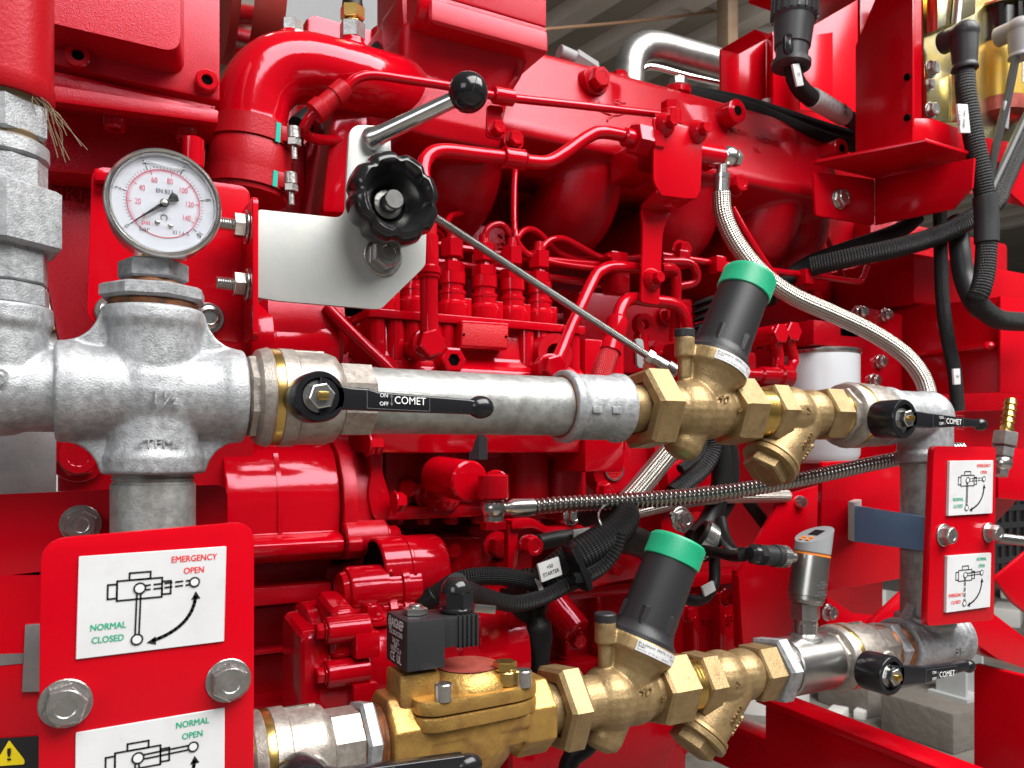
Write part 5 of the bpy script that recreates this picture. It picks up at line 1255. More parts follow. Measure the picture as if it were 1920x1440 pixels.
# long control rod
t = T('control_rod', 'long thin threaded steel rod slanting from the handwheel to the injection pump', 'rod', P(1240, 690, .60))
r0, r1 = P(800, 398, .615), P(1222, 672, .615)
b = MB(); b.tube([r0, r1], .0036, seg=12, smooth=False); obj('rod', b, 'thread_steel', t)
r2 = P(1244, 686, .610); dd = (r2 - r1).normalized(); b = MB(); b.ngon(r1 - dd * .006, r1 + dd * .001, .0068, 6); b.lathe(r1, dd, [(0, .0045), (.001, .006), (.016, .0068), (.017, .0085), (.026, .0085), (.028, .006)], 20); obj('rod_end', b, 'steel', t, ang=30)
b = MB(); q = P(1218, 690, .63); b.cyl(q, q + DX * .03, .006); b.cyl(q + DX * .004 + DY * .01, q + DX * .009 + FR * .002, .009); obj('ball_pin', b, 'gold_zinc', t)
b = MB(); b.prism(roundpoly([P(1192, 634, .70), P(1206, 636, .70), P(1212, 690, .70), P(1196, 690, .70)], .004), DY * .004, bev=.0006); obj('link_plate', b, 'light_grey_rubber', t)

# ================================================================== fuel lines
def pipe(name, label, pts, r, m='red', cat='fuel line', seg=12, group=None, res=6):
    b = MB(); b.tube([P(*p) for p in pts], r, seg=seg, res=res); return solo(name, label, cat, b, m, group)
t = T('leak_off_line', 'thin red fuel line running from the elbow along the manifold to the bracket', 'fuel line', P(565, 250, .67))
b = MB(); b.tube([P(690, 262, .73), P(600, 262, .70), P(572, 248, .68), P(578, 226, .672), P(592, 210, .668)], .0045, seg=12); obj('lower_pipe', b, R_, t)
s0, s1 = P(588, 214, .668), P(650, 163, .664); d_ = (s1 - s0).normalized(); L = (s1 - s0).length
b = MB(); b.lathe(s0, d_, [(0, .0065), (.001, .0098), (.010, .0098), (.011, .0082), (L * .62, .0082), (L * .63, .0092), (L * .95, .0092), (L, .006)], 24); obj('hose_sleeve', b, 'red_rubber', t)
b = MB(); b.tube([P(646, 166, .664), P(668, 148, .662), P(700, 141, .660), P(760, 149, .660), P(850, 163, .662), P(935, 181, .667), P(1080, 197, .675), P(1235, 214, .682)], .0041, seg=12); obj('pipe', b, R_, t)
b = MB(); q0, q1 = P(925, 178, .667), P(962, 184, .667); b.cyl(q0, q1, .0078); obj('clip', b, R_, t)
t = T('fuel_pipe_clip', 'small red strap plate with two bolts holding the fuel lines, right of the ball knob', 'clip', P(930, 265, .67))
b = MB(); b.prism(roundpoly([P(914, 196, .676), P(944, 200, .676), P(943, 264, .676), P(912, 256, .676)], .004), DY * .003, bev=.0005); obj('strap', b, R_, t)
bolt(t, P(930, 243, .676), FR, .0072, .0075, R_, 1.35); bolt(t, P(961, 264, .69), FR, .0080, .0085, R_, 1.45)
b = MB(); b.cyl(P(961, 264, .69), P(961, 264, .76), .0085); obj('boss', b, R_, t)
t = T('fuel_feed_line', 'thick red fuel pipe bending below the manifold to a hexagon union', 'fuel line', P(795, 430, .67))
b = MB(); b.tube([P(801, 470, .655), P(797, 360, .66), P(793, 318, .665), P(804, 292, .668), P(832, 283, .67), P(890, 289, .67), P(950, 296, .67), P(1000, 304, .67), P(1030, 303, .67), P(1060, 286, .67), P(1100, 258, .67), P(1130, 248, .67), P(1185, 257, .675)], .0066, seg=16); obj('pipe', b, R_, t)
b = MB(); q0, q1 = P(943, 295, .67), P(985, 301, .67); d_ = (q1 - q0).normalized(); b.lathe(q0, d_, [(0, .008), (.0005, .0102), (.002, .0102), (.0025, .0094), ((q1 - q0).length - .003, .0094), ((q1 - q0).length - .0025, .0102), ((q1 - q0).length, .008)], 24); obj('sleeve', b, R_, t)
q0 = P(1168, 256, .673); b = MB(); b.lathe(q0, DX, [(0, .0075), (.002, .0095), (.014, .0095)], 24); b.ngon(q0 + DX * .012, q0 + DX * .030, .0165, 6, .1, phase=.3); b.ngon(q0 + DX * .0305, q0 + DX * .044, .0160, 6, .1, phase=.5); obj('union_nuts', b, R_, t, ang=25)
b = MB(); b.lathe(P(801, 470, .655), -DZ, [(-.03, .0085), (-.002, .0085), (0, .0075)], 20); obj('red_braid', b, 'red_braid', t)
zz1 = ZA(803, 455, .655)
qa, qb = P(803, 440, .655), V((bj1.x, bj1.y, bj1.z + .01)); d_ = (qb - qa).normalized(); L = (qb - qa).length
b = MB(); b.lathe(qa, d_, [(0, .0075), (.001, .0090), (L * .32, .0092), (L * .34, .0112), (L * .40, .0112), (L * .41, .0098), (L * .44, .0098), (L * .45, .0082), (L, .0080)], 24); obj('down_pipe', b, R_, t)
# bracket plate with strap
t = T('filter_bracket', 'red bent bracket with three bolts in front of the manifold', 'bracket', P(1225, 570, .67))
pts = [(1226, 218), (1318, 246), (1314, 356), (1306, 372), (1288, 372), (1240, 366), (1226, 340)]
b = MB(); b.prism(roundpoly([P(x, y, .662) for x, y in pts], [.004, .004, .004, .004, 0, 0, .004]), DY * .0035, bev=.0006); obj('plate', b, 'red_panel', t)
b = MB(); b.prism([P(1232, 360, .663), P(1304, 372, .663), P(1258, 398, .692), P(1203, 392, .692)], V((0, .002, .004)), bev=.0006); obj('fold', b, R_, t)
b = MB(); b.prism(roundpoly([P(1204, 391, .692), P(1258, 398, .692), P(1243, 430, .692), P(1236, 572, .692), P(1202, 566, .692), P(1206, 430, .692)], [.002, .002, .012, .003, .003, .012]), DY * .0035, bev=.0006); obj('strap', b, 'red_panel', t)
b = MB(); b.prism([P(1228, 216, .664), P(1316, 243, .664), P(1316, 243, .70) + DZ * .001, P(1196, 216, .72)], DZ * .003); obj('top_fold', b, R_, t)
for px, py, Y in ((1246, 234, .662), (1308, 247, .662), (1222, 524, .692)):
    q = P(px, py, Y); b = MB(); b.lathe(q, FR, [(0, .0125), (.003, .0118), (.0085, .0075)], 24); obj('cone_washer', b, R_, t); bolt(t, q + FR * .008, FR, .0066, .008, R_, 0)
b = MB(); b.prism(roundpoly([P(1195, 262, .70), P(1240, 262, .70), P(1240, 330, .70), P(1195, 322, .70)], .004), DY * .05, bev=.004); obj('valve_block', b, R_, t)
b = MB(); q = P(1257, 208, .70); b.cyl(q - DZ * .02, q, .0125); b.ngon(q, q + DZ * .010, .0105, 6); obj('top_plug', b, R_, t, ang=25)
b = MB(); q0, q1 = P(1318, 293, .68), P(1352, 296, .675); b.cyl(q0 - DX * .03, q1, .0125); b.ngon(q0, q0 + DX * .012, .015, 6); obj('outlet_fitting', b, R_, t, ang=25)
bolt(t, P(1376, 349, .74), FR, .0115, .012, R_, 1.2)
# injector pipes
ip = [
 ((776, 465, .722), (778, 440, .73), (800, 425, .75), (825, 440, .77), (840, 470, .79)),
 ((848, 470, .722), (846, 440, .722), (838, 424, .73), (846, 405, .76), (870, 400, .80)),
 ((908, 485, .722), (909, 445, .720), (918, 426, .720), (940, 421, .722), (957, 440, .725), (972, 466, .728), (996, 482, .73), (1050, 489, .732), (1145, 497, .735), (1195, 500, .74)),
 ((966, 318, .76), (964, 360, .745), (965, 430, .722), (975, 462, .720), (1000, 482, .722), (1060, 496, .726), (1120, 503, .73), (1140, 506, .735)),
 ((960, 488, .722), (966, 456, .724), (978, 436, .73), (996, 430, .735), (1016, 442, .738), (1040, 468, .74), (1075, 484, .742), (1148, 490, .745)),
 ((1011, 492, .722), (1017, 466, .722), (1032, 450, .724), (1058, 448, .728), (1090, 464, .732), (1120, 480, .735), (1150, 486, .74), (1200, 482, .75)),
]
labs = ('leftmost red injector pipe rising from the first visible delivery valve', 'red injector pipe bending left behind the handwheel', 'red injector pipe looping over from the fourth delivery valve',
        'tall straight red injector pipe coming down from the cylinder head', 'red injector pipe with a small hoop right of the tall one', 'red injector pipe arching from the last delivery valve')
for p_, l_ in zip(ip, labs): pipe('injector_pipe', l_, p_, .0034, group=None)
t = T('pipe_clamp', 'red clamp block gathering the injector pipes left of the bracket strap', 'clamp', P(1150, 500, .735))
b = MB(); b.box(P(1152, 487, .725), (.022, .022, .014), bev=.002); obj('upper_half', b, R_, t)
for dx in (-.006, 0, .006): b = MB(); q = P(1152, 480, .715) + DX * dx; b.cyl(q, q + DY * .02, .0026, seg=10); obj('clamp_rib', b, R_, t)
b = MB(); b.box(P(1155, 530, .75), (.026, .02, .028), bev=.003); obj('lower_block', b, R_, t)
pipe('return_line', 'thick red pipe rising from the right banjo bolt up to the bracket strap', ((1037, 690, .668), (1055, 650, .68), (1086, 580, .69), (1112, 525, .70), (1128, 507, .702), (1150, 500, .705), (1205, 503, .712)), .0062, seg=16)
t = T('overflow_line', 'red pipe and braided hose hanging behind the control rod left of the upper valve', 'fuel line', P(1130, 740, .70))
b = MB(); b.tube([P(1148, 650, .69), P(1158, 600, .695), P(1168, 570, .70), P(1186, 560, .705), P(1210, 563, .71), P(1262, 570, .71), P(1284, 590, .71), P(1296, 630, .71)], .0072, seg=16); obj('pipe', b, R_, t)
q0, q1 = P(1160, 595, .694), P(1143, 660, .688); d_ = (q1 - q0).normalized(); L = (q1 - q0).length; b = MB(); b.lathe(q0, d_, [(0, .0085), (.004, .0118), (L * .5, .0118), (L * .55, .0108), (L * .7, .0108), (L * .75, .0125), (L, .0125)], 24); obj('ferrule', b, R_, t)
b = MB(); b.tube([q1, P(1132, 690, .684), P(1118, 745, .68)], .0108, seg=18); obj('braided_hose', b, 'red_braid', t)
pipe('drain_line', 'red pipe loop right of the bracket strap behind the upper black bonnet', ((1238, 503, .712), (1262, 506, .715), (1268, 530, .72), (1264, 640, .73)), .0062, seg=14)
pipe('drain_line', 'small red pipe crook between bracket strap and green cap', ((1240, 490, .73), (1290, 492, .73), (1306, 510, .73), (1302, 530, .735), (1270, 538, .74)), .0050, seg=14)
t = T('gallery_line', 'thin horizontal red line with clips running right behind the green cap', 'fuel line', P(1400, 500, .74))
b = MB(); b.tube([P(1240, 478, .75), P(1290, 486, .75), P(1360, 496, .75), P(1450, 508, .75), P(1530, 518, .75), P(1604, 528, .75), P(1616, 524, .75), P(1626, 500, .76)], .0042, seg=12); obj('pipe', b, R_, t)
for px, py in ((1345, 494), (1510, 517), (1277, 484)): b = MB(); b.box(P(px, py + 3, .745), (.016, .016, .020), bev=.002); obj('clip', b, R_, t)
b = MB(); b.tube([P(1372, 390, .74), P(1400, 440, .735), P(1438, 500, .73), P(1462, 530, .73)], .0048, seg=12); obj('slanting_pipe', b, R_, t)
for px, py in ((1275, 470), (1488, 545), (1520, 560)): bolt(t, P(px, py, .77), FR, .010, .010, R_, 1.3)
pipe('breather_line', 'thin red line bending behind the black cables right of the manifold', ((1520, 430, .86), (1545, 440, .86), (1565, 480, .86), (1580, 520, .85)), .0042, seg=10)
b = MB()
for i in range(5): b.lathe(P(1320, 560 + i * 14, .70), V((.35, -.1, -1)), [(0, .012), (.0035, .017), (.007, .012)], 20)
solo('rubber_bellows', 'small black rubber bellows peeking out left of the upper black bonnet', 'bellows', b, 'black_rubber')

# ================================================================== hoses
t = T('braided_hose', 'stainless braided hose sweeping from the red bracket down to the right elbow', 'hose', P(1742, 750, .60))
b = MB(); b.sphere(P(1366, 294, .672), .0115); q = P(1366, 294, .672); b.cyl(q - DX * .014, q + DX * .012, .0078); b.ngon(q + DX * .008, q + DX * .015, .0092, 6); obj('banjo_end', b, 'steel', t, ang=40)
q = P(1354, 308, .672); q2 = P(1352, 368, .674); d_ = (q2 - q).normalized(); L = (q2 - q).length
b = MB(); b.lathe(q, d_, [(0, .0055), (L * .3, .0062), (L * .32, .0092), (L * .45, .0092), (L * .47, .0082), (L * .9, .0088), (L, .0088)], 22); obj('ferrule', b, 'steel', t)
b = MB(); b.tube([q2 - d_ * .004, P(1357, 405, .672), P(1380, 455, .668), P(1424, 510, .66), P(1482, 553, .652), P(1560, 588, .643), P(1635, 624, .635), P(1694, 664, .625), P(1727, 704, .615), P(1741, 745, .605), P(1743, 790, .60)], .0100, seg=18, res=10); obj('hose', b, 'steel_braid', t)
t = T('braided_hose', 'stainless braided hose slanting up behind the lower corrugated hose', 'hose', P(1180, 930, .66))
b = MB(); b.tube([P(1290, 800, .68), P(1262, 838, .67), P(1215, 895, .66), P(1185, 930, .655), P(1160, 955, .655)], .0115, seg=18, res=8); obj('hose', b, 'steel_braid', t)
t = T('braided_hose', 'thin braided hose running almost level below the corrugated hose', 'hose', P(1300, 950, .68))
b = MB(); b.tube([P(1180, 962, .665), P(1260, 944, .675), P(1350, 932, .685), P(1475, 930, .70)], .0078, seg=16, res=8); obj('hose', b, 'steel_braid', t)
t = T('corrugated_hose', 'spring wound steel hose rising from a ball joint to behind the right panel', 'hose', P(1340, 930, .60))
b = MB()
def coil(i, n): return 1.0 if i % 4 == 0 else (.94 if i % 4 in (1, 3) else .66)
pts = [P(998, 951, .622), P(1060, 945, .615), P(1200, 938, .60), P(1350, 924, .585), P(1500, 899, .572), P(1640, 869, .562), P(1755, 848, .556), P(1800, 842, .555)]
b.tube(pts, .0080, seg=14, res=10, radf=(.00125, coil)); obj('hose', b, 'spring_steel', t, ang=80)
q = P(925, 953, .628); q2 = P(1000, 951, .622); d_ = (q2 - q).normalized()
b = MB(); b.lathe(q, d_, [(.008, .005), (.015, .0065), (.018, .0082), ((q2 - q).length, .0082)], 20); obj('ferrule', b, 'steel', t)
b = MB(); b.sphere(q, .0118); b.cyl(q + DZ * .008, q - DZ * .012, .0095); obj('ball_joint', b, 'steel', t)
b = MB(); b.cyl(q + DZ * .008, q + DZ * .030, .0142, .0135); obj('red_sleeve', b, R_, t); b = MB(); b.ngon(q - DZ * .011, q - DZ * .019, .0115, 6); obj('painted_nut', b, R_, t, ang=25)
t = T('filter_plug', 'round flat red plug beside the upright red sleeve of the ball joint', 'plug', P(880, 930, .65))
q = P(882, 903, .645); b = MB(); b.cyl(q, q + V((-.006, .06, .004)), .0188, seg=36); obj('plug', b, R_, t)
b = MB(); b.lathe(P(895, 842, .70), -DZ, [(-.02, .0105), (.010, .0105), (.011, .0095)], 6, phase=.3); obj('hex_neck', b, 'black_matte', t, ang=25)
b = MB(); b.cyl(P(930, 905, .66), P(930, 905, .72), .012); obj('link', b, R_, t)
pipe('capillary_spring', 'thin spring wound hose leaving the right edge beside the sign panel', ((1868, 1008, .60), (1900, 1012, .60), (1990, 1022, .60)), .0068, 'thread_steel', 'hose', seg=14)
# ================================================================== frames and boxes on the right
RPN = 'red_panel'
# ---- control box with contactor
XCB = P(1710, HY, .62).x
t = T('control_box', 'open fronted red control box at the top right corner', 'box', PX(1710, 265, XCB))
zb_ = PX(1710, 264, XCB).z
def cbx(px, py): return PX(px, py, XCB)
b = MB(); b.prism([cbx(1711, -60), cbx(1711, 264), cbx(1604, 300), cbx(1604, 86), cbx(1642, -4), cbx(1644, -60)], DX * .004, bev=.0006); obj('side_wall', b, RPN, t)
yb0 = cbx(1604, 300).y
b = MB(); b.box2((XCB + .004, .625, zb_ - .004), (XCB + .40, yb0, zb_), bev=.0008); obj('floor', b, RPN, t)
b = MB(); b.prism([P(1714, 222, .62), P(1748, 222, .62), P(1840, 256, .62), P(1960, 280, .62), P(1960, 420, .62), P(1840, 312, .62), P(1714, 264, .62)], DY * .004, bev=.0006); obj('front_lip', b, RPN, t)
b = MB(); b.prism([P(1714, -40, .64), P(1728, -40, .64), P(1728, 230, .64), P(1714, 228, .64)], DY * .01); obj('front_edge', b, RPN, t)
b = MB(); b.box2((XCB + .004, yb0 - .004, zb_), (XCB + .40, yb0, zb_ + .4)); obj('back_wall', b, RPN, t)
for py in (145, 221):
    b = MB(); q = cbx(1703, py); b.cyl(q - DX * .0, q - DX * .004, .004, seg=12); obj('rivet', b, 'hole', t)
t = T('contactor_mount', 'gold passivated mounting plate inside the control box', 'plate', P(1760, 230, .648))
b = MB(); b.prism([P(1730, -40, .650), P(1920, -40, .650), P(1920, 280, .650), P(1735, 232, .650)], DY * .003); obj('back_plate', b, 'gold_zinc', t)
b = MB(); b.prism(roundpoly([P(1738, 118, .643), P(1785, 140, .643), P(1785, 228, .643), P(1738, 226, .643)], .003), DY * .003, bev=.0005); obj('foot_plate', b, 'gold_zinc', t)
b = MB(); b.prism([P(1783, 140, .642), P(1812, 130, .625), P(1812, 226, .625), P(1783, 228, .642)], V((.002, .003, 0)), bev=.0005); obj('bent_leg', b, 'gold_zinc', t)
for px, py, r in ((1745, 130, .0088), (1742, 159, .006), (1744, 208, .0088)): bolt(t, P(px, py, .643), FR, r, r * .8, 'bolt_steel', 1.25)
b = MB(); b.prism([P(1758, -30, .628), P(1830, -30, .628), P(1830, 25, .628), P(1758, 55, .628)], DY * .015, bev=.002); obj('top_arm', b, 'gold_zinc', t)
b = MB(); q = P(1798, -10, .622); b.tube([q, P(1792, 48, .622)], .006, seg=12, smooth=False, radf=(.001, lambda i, n: 1.0 if i % 3 else .75)); obj('spring', b, 'steel', t)
t = T('contactor', 'round starter contactor with amber label in the control box', 'contactor', P(1868, 250, .66))
YC = .655; qc = P(1872, 120, YC); RCn = .036
def zc_(py): return ZA(1872, py, YC)
b = MB(); b.lathe(V((qc.x, YC, zc_(232))), DZ, [(0, .020), (.004, .030), (.008, RCn), (zc_(195) - zc_(232), RCn)], 44); obj('base', b, 'copper_red', t)
b = MB(); b.lathe(V((qc.x, YC, zc_(196))), DZ, [(0, RCn), (zc_(90) - zc_(196), RCn)], 44); can = obj('can', b, 'amber_label', t)
b = MB(); b.lathe(V((qc.x, YC, zc_(92))), DZ, [(0, RCn + .001), (.004, RCn + .001), (.005, RCn - .003), (zc_(28) - zc_(92), RCn - .003)], 44)
for a in range(0, 360, 36): b.box(V((qc.x, YC, (zc_(30) + zc_(88)) / 2)) + V((math.cos(math.radians(a)), math.sin(math.radians(a)), 0)) * (RCn - .002), (.008, .006, zc_(30) - zc_(88)), axes=(V((math.cos(math.radians(a)), math.sin(math.radians(a)), 0)), V((-math.sin(math.radians(a)), math.cos(math.radians(a)), 0)), DZ))
obj('top_cap', b, 'black_plastic', t)
b = MB(); b.lathe(V((qc.x, YC, zc_(28))), DZ, [(0, RCn + .004), (.003, RCn + .004)], 44); obj('top_plate', b, 'gold_zinc', t)
b = MB(); b.cyl(V((qc.x, YC, zc_(26))), V((qc.x, YC, zc_(-10))), .016); obj('terminal_post', b, 'copper_red', t)
b = MB()
for i in range(10):
    a0, a1 = math.radians(-100 + i * 8), math.radians(-92 + i * 8)
    f0, f1 = V((math.cos(a0), math.sin(a0), 0)) * (RCn + .0003), V((math.cos(a1), math.sin(a1), 0)) * (RCn + .0003)
    o_ = V((qc.x, YC, 0)); b.prism([o_ + f0 + DZ * zc_(175), o_ + f1 + DZ * zc_(175), o_ + f1 + DZ * zc_(112), o_ + f0 + DZ * zc_(112)], f0.normalized() * .0003)
lb_ = obj('label', b, 'white_label', can)
def cyl_text(s_, py, size, a0, m='print_black'):
    for i, ch in enumerate(s_):
        if ch == ' ': continue
        a = math.radians(a0 + i * size * 1000 * .98); n_ = V((math.cos(a), math.sin(a), 0)); text(ch, V((qc.x, YC, zc_(py))) + n_ * (RCn + .0008), V((-math.sin(a), math.cos(a), 0)), DZ, size, m, lb_, name='printed_letter', bold=.01)
cyl_text('Si', 118, .0075, -98); cyl_text('Dura', 116, .0036, -76); cyl_text('Made', 124, .0030, -76)
for i, s_ in enumerate(('351-0065', '24 VDC', '400A  A', 'CW 40-8')): cyl_text(s_, 134 + i * 10, .0034, -98)
def boot(px, py, Y, m, label, r, L, dz=-1):
    t = T('terminal_boot', label, 'rubber boot', P(px, py + 60, Y)); q = P(px, py, Y)
    b = MB(); b.sphere(q, r * 1.05, (1, 1, .85)); b.cyl(q + DY * .0, q + DY * .03, r * .85); b.lathe(q, V((.02, 0, -1)), [(0, r * .98), (L * .55, r * .92), (L * .88, r * .86), (L * .9, r * .95), (L, r * .95)], 30)
    obj('boot', b, m, t, fuse=(.0012, 3)); return q - DZ * L
bt_a = boot(1808, 62, .605, 'grey_rubber', 'dark grey rubber boot on the left contactor terminal', .0165, .046)
bt_b = boot(1912, 52, .600, 'light_grey_rubber', 'light grey rubber boot on the right contactor terminal', .0150, .040)
# ---- shelf bracket under the box
t = T('shelf_bracket', 'red folded bracket with one bolt carrying the control box', 'bracket', P(1640, 422, .70))
YQ = .715
plate(t, 'tab', [(1526, 322), (1640, 336), (1640, 422), (1530, 404)], YQ, .004, RPN, r=.004, bev=.0006)
Xq = P(1640, HY, YQ).x
b = MB(); b.prism([PX(1640, 336, Xq), PX(1826, 296, Xq), PX(1822, 352, Xq), PX(1786, 392, Xq), PX(1640, 422, Xq)], DX * .004, bev=.0006); obj('side_web', b, RPN, t)
zq = zb_ - .0045
b = MB(); pq = [P(1524, 323, YQ), P(1640, 336, YQ)]
b.prism([V((pq[0].x, YQ, zq - .004)), V((XCB + .16, YQ, zq - .004)), V((XCB + .16, .60, zq - .004)), V((XCB - .004, .60, zq - .004)), V((pq[0].x, YQ - .006, zq - .004))], DZ * .0038, bev=.0006); obj('shelf', b, RPN, t)
bolt(t, P(1573, 373, YQ), FR, .0112, .009, 'steel', 1.2)
# ---- upright bracket behind (left of connector)
t = T('upright_bracket', 'red upright channel bracket left of the large black connector', 'bracket', P(1400, 240, .95))
YU = .96
plate(t, 'web', [(1384, 100), (1448, 66), (1448, 240), (1384, 238)], YU, .004, RPN, bev=.0006)
Xu = P(1384, HY, YU).x
b = MB(); q0, q1, q2, q3 = PX(1386, 98, Xu), PX(1386, 240, Xu), V(PX(1386, 240, Xu)), V(PX(1386, 98, Xu))
b.prism([P(1352, 92, YU - .03), P(1386, 92, YU), P(1386, 240, YU), P(1352, 240, YU - .03)], V((0, .004, 0)), bev=.0006); obj('flange', b, RPN, t)
b = MB(); b.prism([P(1440, 72, YU - .004), P(1450, 66, YU - .03), P(1450, 240, YU - .03), P(1440, 240, YU - .004)], V((0, .004, 0)), bev=.0006); obj('right_flange', b, RPN, t)
b = MB(); b.prism([P(1352, 92, YU - .03), P(1415, 55, YU - .03), P(1450, 66, YU), P(1386, 100, YU)], V((0, .003, -.003))); obj('top_flange', b, RPN, t)
b = MB(); b.cyl(P(1437, 188, YU - .01), P(1437, 196, YU - .01), .009); obj('white_stud', b, 'white_tag', t)
t = T('cross_beam', 'wide red beam passing behind the black cables at the upper right', 'beam', P(1550, 330, .92))
plate(t, 'web', [(1448, 60), (1620, -40), (1700, -40), (1700, 330), (1448, 250)], 1.16, .02, RPN)
plate(t, 'rear_gusset', [(1500, 70), (1562, 60), (1562, 215), (1500, 205)], 1.10, .004, RPN)
plate(t, 'lower_web', [(1380, 235), (1450, 245), (1640, 300), (1640, 360), (1560, 330), (1480, 280)], .93, .02, RPN)
# ---- beam at mid right
XBm = P(1877, HY, .66).x
t = T('pedestal_beam', 'heavy red box beam on the right above the perforated grille', 'beam', PX(1877, 735, XBm))
b = MB(); b.prism([PX(1877, 556, XBm), PX(1610, 588, XBm), PX(1610, 744, XBm), PX(1877, 735, XBm)], DX * .012, bev=.0008); obj('side_web', b, RPN, t)
b = MB(); b.prism([P(1876, 555, .656), P(2010, 571, .656), P(2010, 743, .656), P(1876, 736, .656)], DY * .0035, bev=.0008); obj('front_plate', b, RPN, t)
zz_a = PX(1877, 645, XBm).z; y_b = PX(1610, 600, XBm).y
b = MB(); b.box2((XBm - .022, .668, zz_a - .006), (XBm, y_b, zz_a), bev=.001); obj('ledge', b, RPN, t)
b = MB(); b.sphere(V((XBm - .008, .672, zz_a - .002)), .009, (1, 1, .8), 12); obj('weld_bead', b, RPN, t)
t = T('bolted_gusset', 'red gusset plate with four round headed bolts behind the braided hose', 'plate', P(1640, 860, .84))
plate(t, 'plate', [(1572, 622), (1608, 573), (1692, 590), (1692, 880), (1600, 880), (1572, 700)], .80, .006, RPN, bev=.0008)
for px, py in ((1612, 586), (1658, 591), (1648, 678), (1636, 714)):
    q = P(px, py, .80); b = MB(); b.lathe(q, FR, [(0, .0105), (.003, .0105), (.004, .0092), (.009, .0085), (.0115, .006), (.0118, 0)], 24); obj('bolt', b, 'steel', t)
plate(t, 'rear_web', [(1520, 470), (1760, 470), (1900, 560), (1900, 760), (1520, 760)], .97, .02, RC)
# big dark rear housing (flywheel housing) behind cables
t = T('flywheel_housing', 'dark red rounded flywheel housing behind the black cables', 'housing', P(1650, 560, .95))
b = MB(); b.lathe(V((XA(1560, .98) + .02, 1.10, CZ + .10)), DX, [(0, .18), (.01, .235), (.06, .245), (.20, .30), (.30, .32)], 56); obj('bell', b, RC, t)
b = MB(); b.box2((XA(1700, .88), .95, CZ + .12), (XA(1960, .88), 1.10, CZ + .42), bev=.01); obj('rear_box', b, RC, t)
b = MB(); b.box2((XA(1760, .74), .78, CZ + .225), (XA(2000, .74), .95, CZ + .30), bev=.003); obj('side_rail', b, RPN, t)
# ---- oil filter
t = T('oil_filter', 'white spin-on oil filter canister behind the upper strainer', 'filter', P(1540, 865, .79))
YO = .775; qf = P(1540, 760, YO); RF = .0500
zt3, zb3 = ZA(1540, 658, YO), ZA(1540, 868, YO)
b = MB(); b.lathe(V((qf.x, YO, zb3)), DZ, [(0, RF * .7), (.004, RF * .92), (.012, RF), (zt3 - zb3 - .008, RF), (zt3 - zb3 - .006, RF * .985)], 48); obj('canister', b, 'white_filter', t)
b = MB(); b.lathe(V((qf.x, YO, zt3 - .007)), DZ, [(0, RF * 1.005), (.002, RF * 1.03), (.005, RF * 1.03), (.007, RF)], 48); obj('seam_ring', b, 'steel', t)
t = T('filter_console', 'red filter head with banjo pipes above the white canister', 'filter console', P(1500, 655, .78))
b = MB(); b.box2((qf.x - .055, YO - .035, zt3 + .001), (qf.x + .05, YO + .05, zt3 + .035), bev=.005); b.box(P(1575, 625, YO - .02), (.05, .03, .028), bev=.008); obj('head', b, RC, t)
for px, py in ((1460, 626), (1484, 622)):
    q = P(px, py, .715); b = MB(); b.cyl(q + DY * .04, q, .012); b.ngon(q + DY * .006, q + FR * .006, .0128, 6, .1); obj('banjo_bolt', b, R_, t, ang=25)
    b = MB(); b.tube([q + DY * .006 - DZ * .006, P(px + 4, py + 50, .725), P(px + 2, 690 - (px == 1484) * 8, .725), P(px - 14, 705, .725), P(1400, 702, .72)] if px == 1484 else [q + DY * .006 - DZ * .006, P(px, py + 40, .725), P(px - 2, 690, .725)], .0068, seg=14); obj('pipe', b, R_, t)
b = MB(); q0, q1 = P(1392, 702, .72), P(1478, 706, .72); d_ = (q1 - q0).normalized(); L = (q1 - q0).length; b.lathe(q0, d_, [(0, .008), (L * .35, .008), (L * .38, .011), (L * .75, .011), (L * .78, .014), (L, .014)], 22); obj('cross_pipe', b, R_, t)
# ---- plates behind the riser
t = T('riser_plate', 'flat red plate with rounded corner behind the blue clamp bracket', 'plate', P(1620, 1110, .62))
plate(t, 'plate', [(1542, 866), (1705, 858), (1705, 1082), (1538, 1112)], .625, .006, RPN, r=.004, bev=.0008)
t = T('support_gusset', 'red slanting gusset plate between the sensor and the lower hose', 'plate', P(1480, 1230, .70))
plate(t, 'plate', [(1468, 930), (1552, 905), (1552, 1240), (1395, 1240), (1385, 1080)], .70, .006, RPN, bev=.0008)
b = MB(); q = P(1498, 941, .70); b.lathe(q, FR, [(0, .008), (.003, .008), (.008, .006), (.009, 0)], 22); obj('bolt', b, 'steel', t)
bolt(t, P(1551, 1148, .69), FR, .0085, .009, 'steel', 1.25)
t = T('skid_upright', 'red skid upright with diagonal stiffener behind the right tee', 'frame', P(1800, 1440, .66))
plate(t, 'web', [(1380, 1070), (1480, 1070), (1600, 1150), (1700, 1160), (1700, 1260), (1480, 1235), (1384, 1215)], .74, .008, RPN, bev=.001)
plate(t, 'diagonal', [(1600, 1200), (1695, 1110), (1720, 1110), (1720, 1230), (1640, 1240)], .66, .008, RPN, bev=.001)
plate(t, 'stiffener', [(1812, 1122), (1850, 1140), (1980, 1240), (1980, 1275), (1870, 1235), (1790, 1180)], .60, .03, RPN, bev=.001)
plate(t, 'web_plate', [(1866, 1085), (1990, 980), (1990, 1200), (1900, 1130)], .66, .006, RPN, bev=.001)
Xk = XA(1826, .64); b = MB(); b.prism([PX(1826, 1245, Xk), PX(2010, 1290, Xk), PX(2010, 1700, Xk), PX(1826, 1700, Xk)], DX * .012, bev=.001); obj('column', b, RPN, t)
plate(t, 'side_plate', [(1764, 772), (1990, 766), (1990, 900), (1770, 872)], .72, .008, RPN, bev=.001)
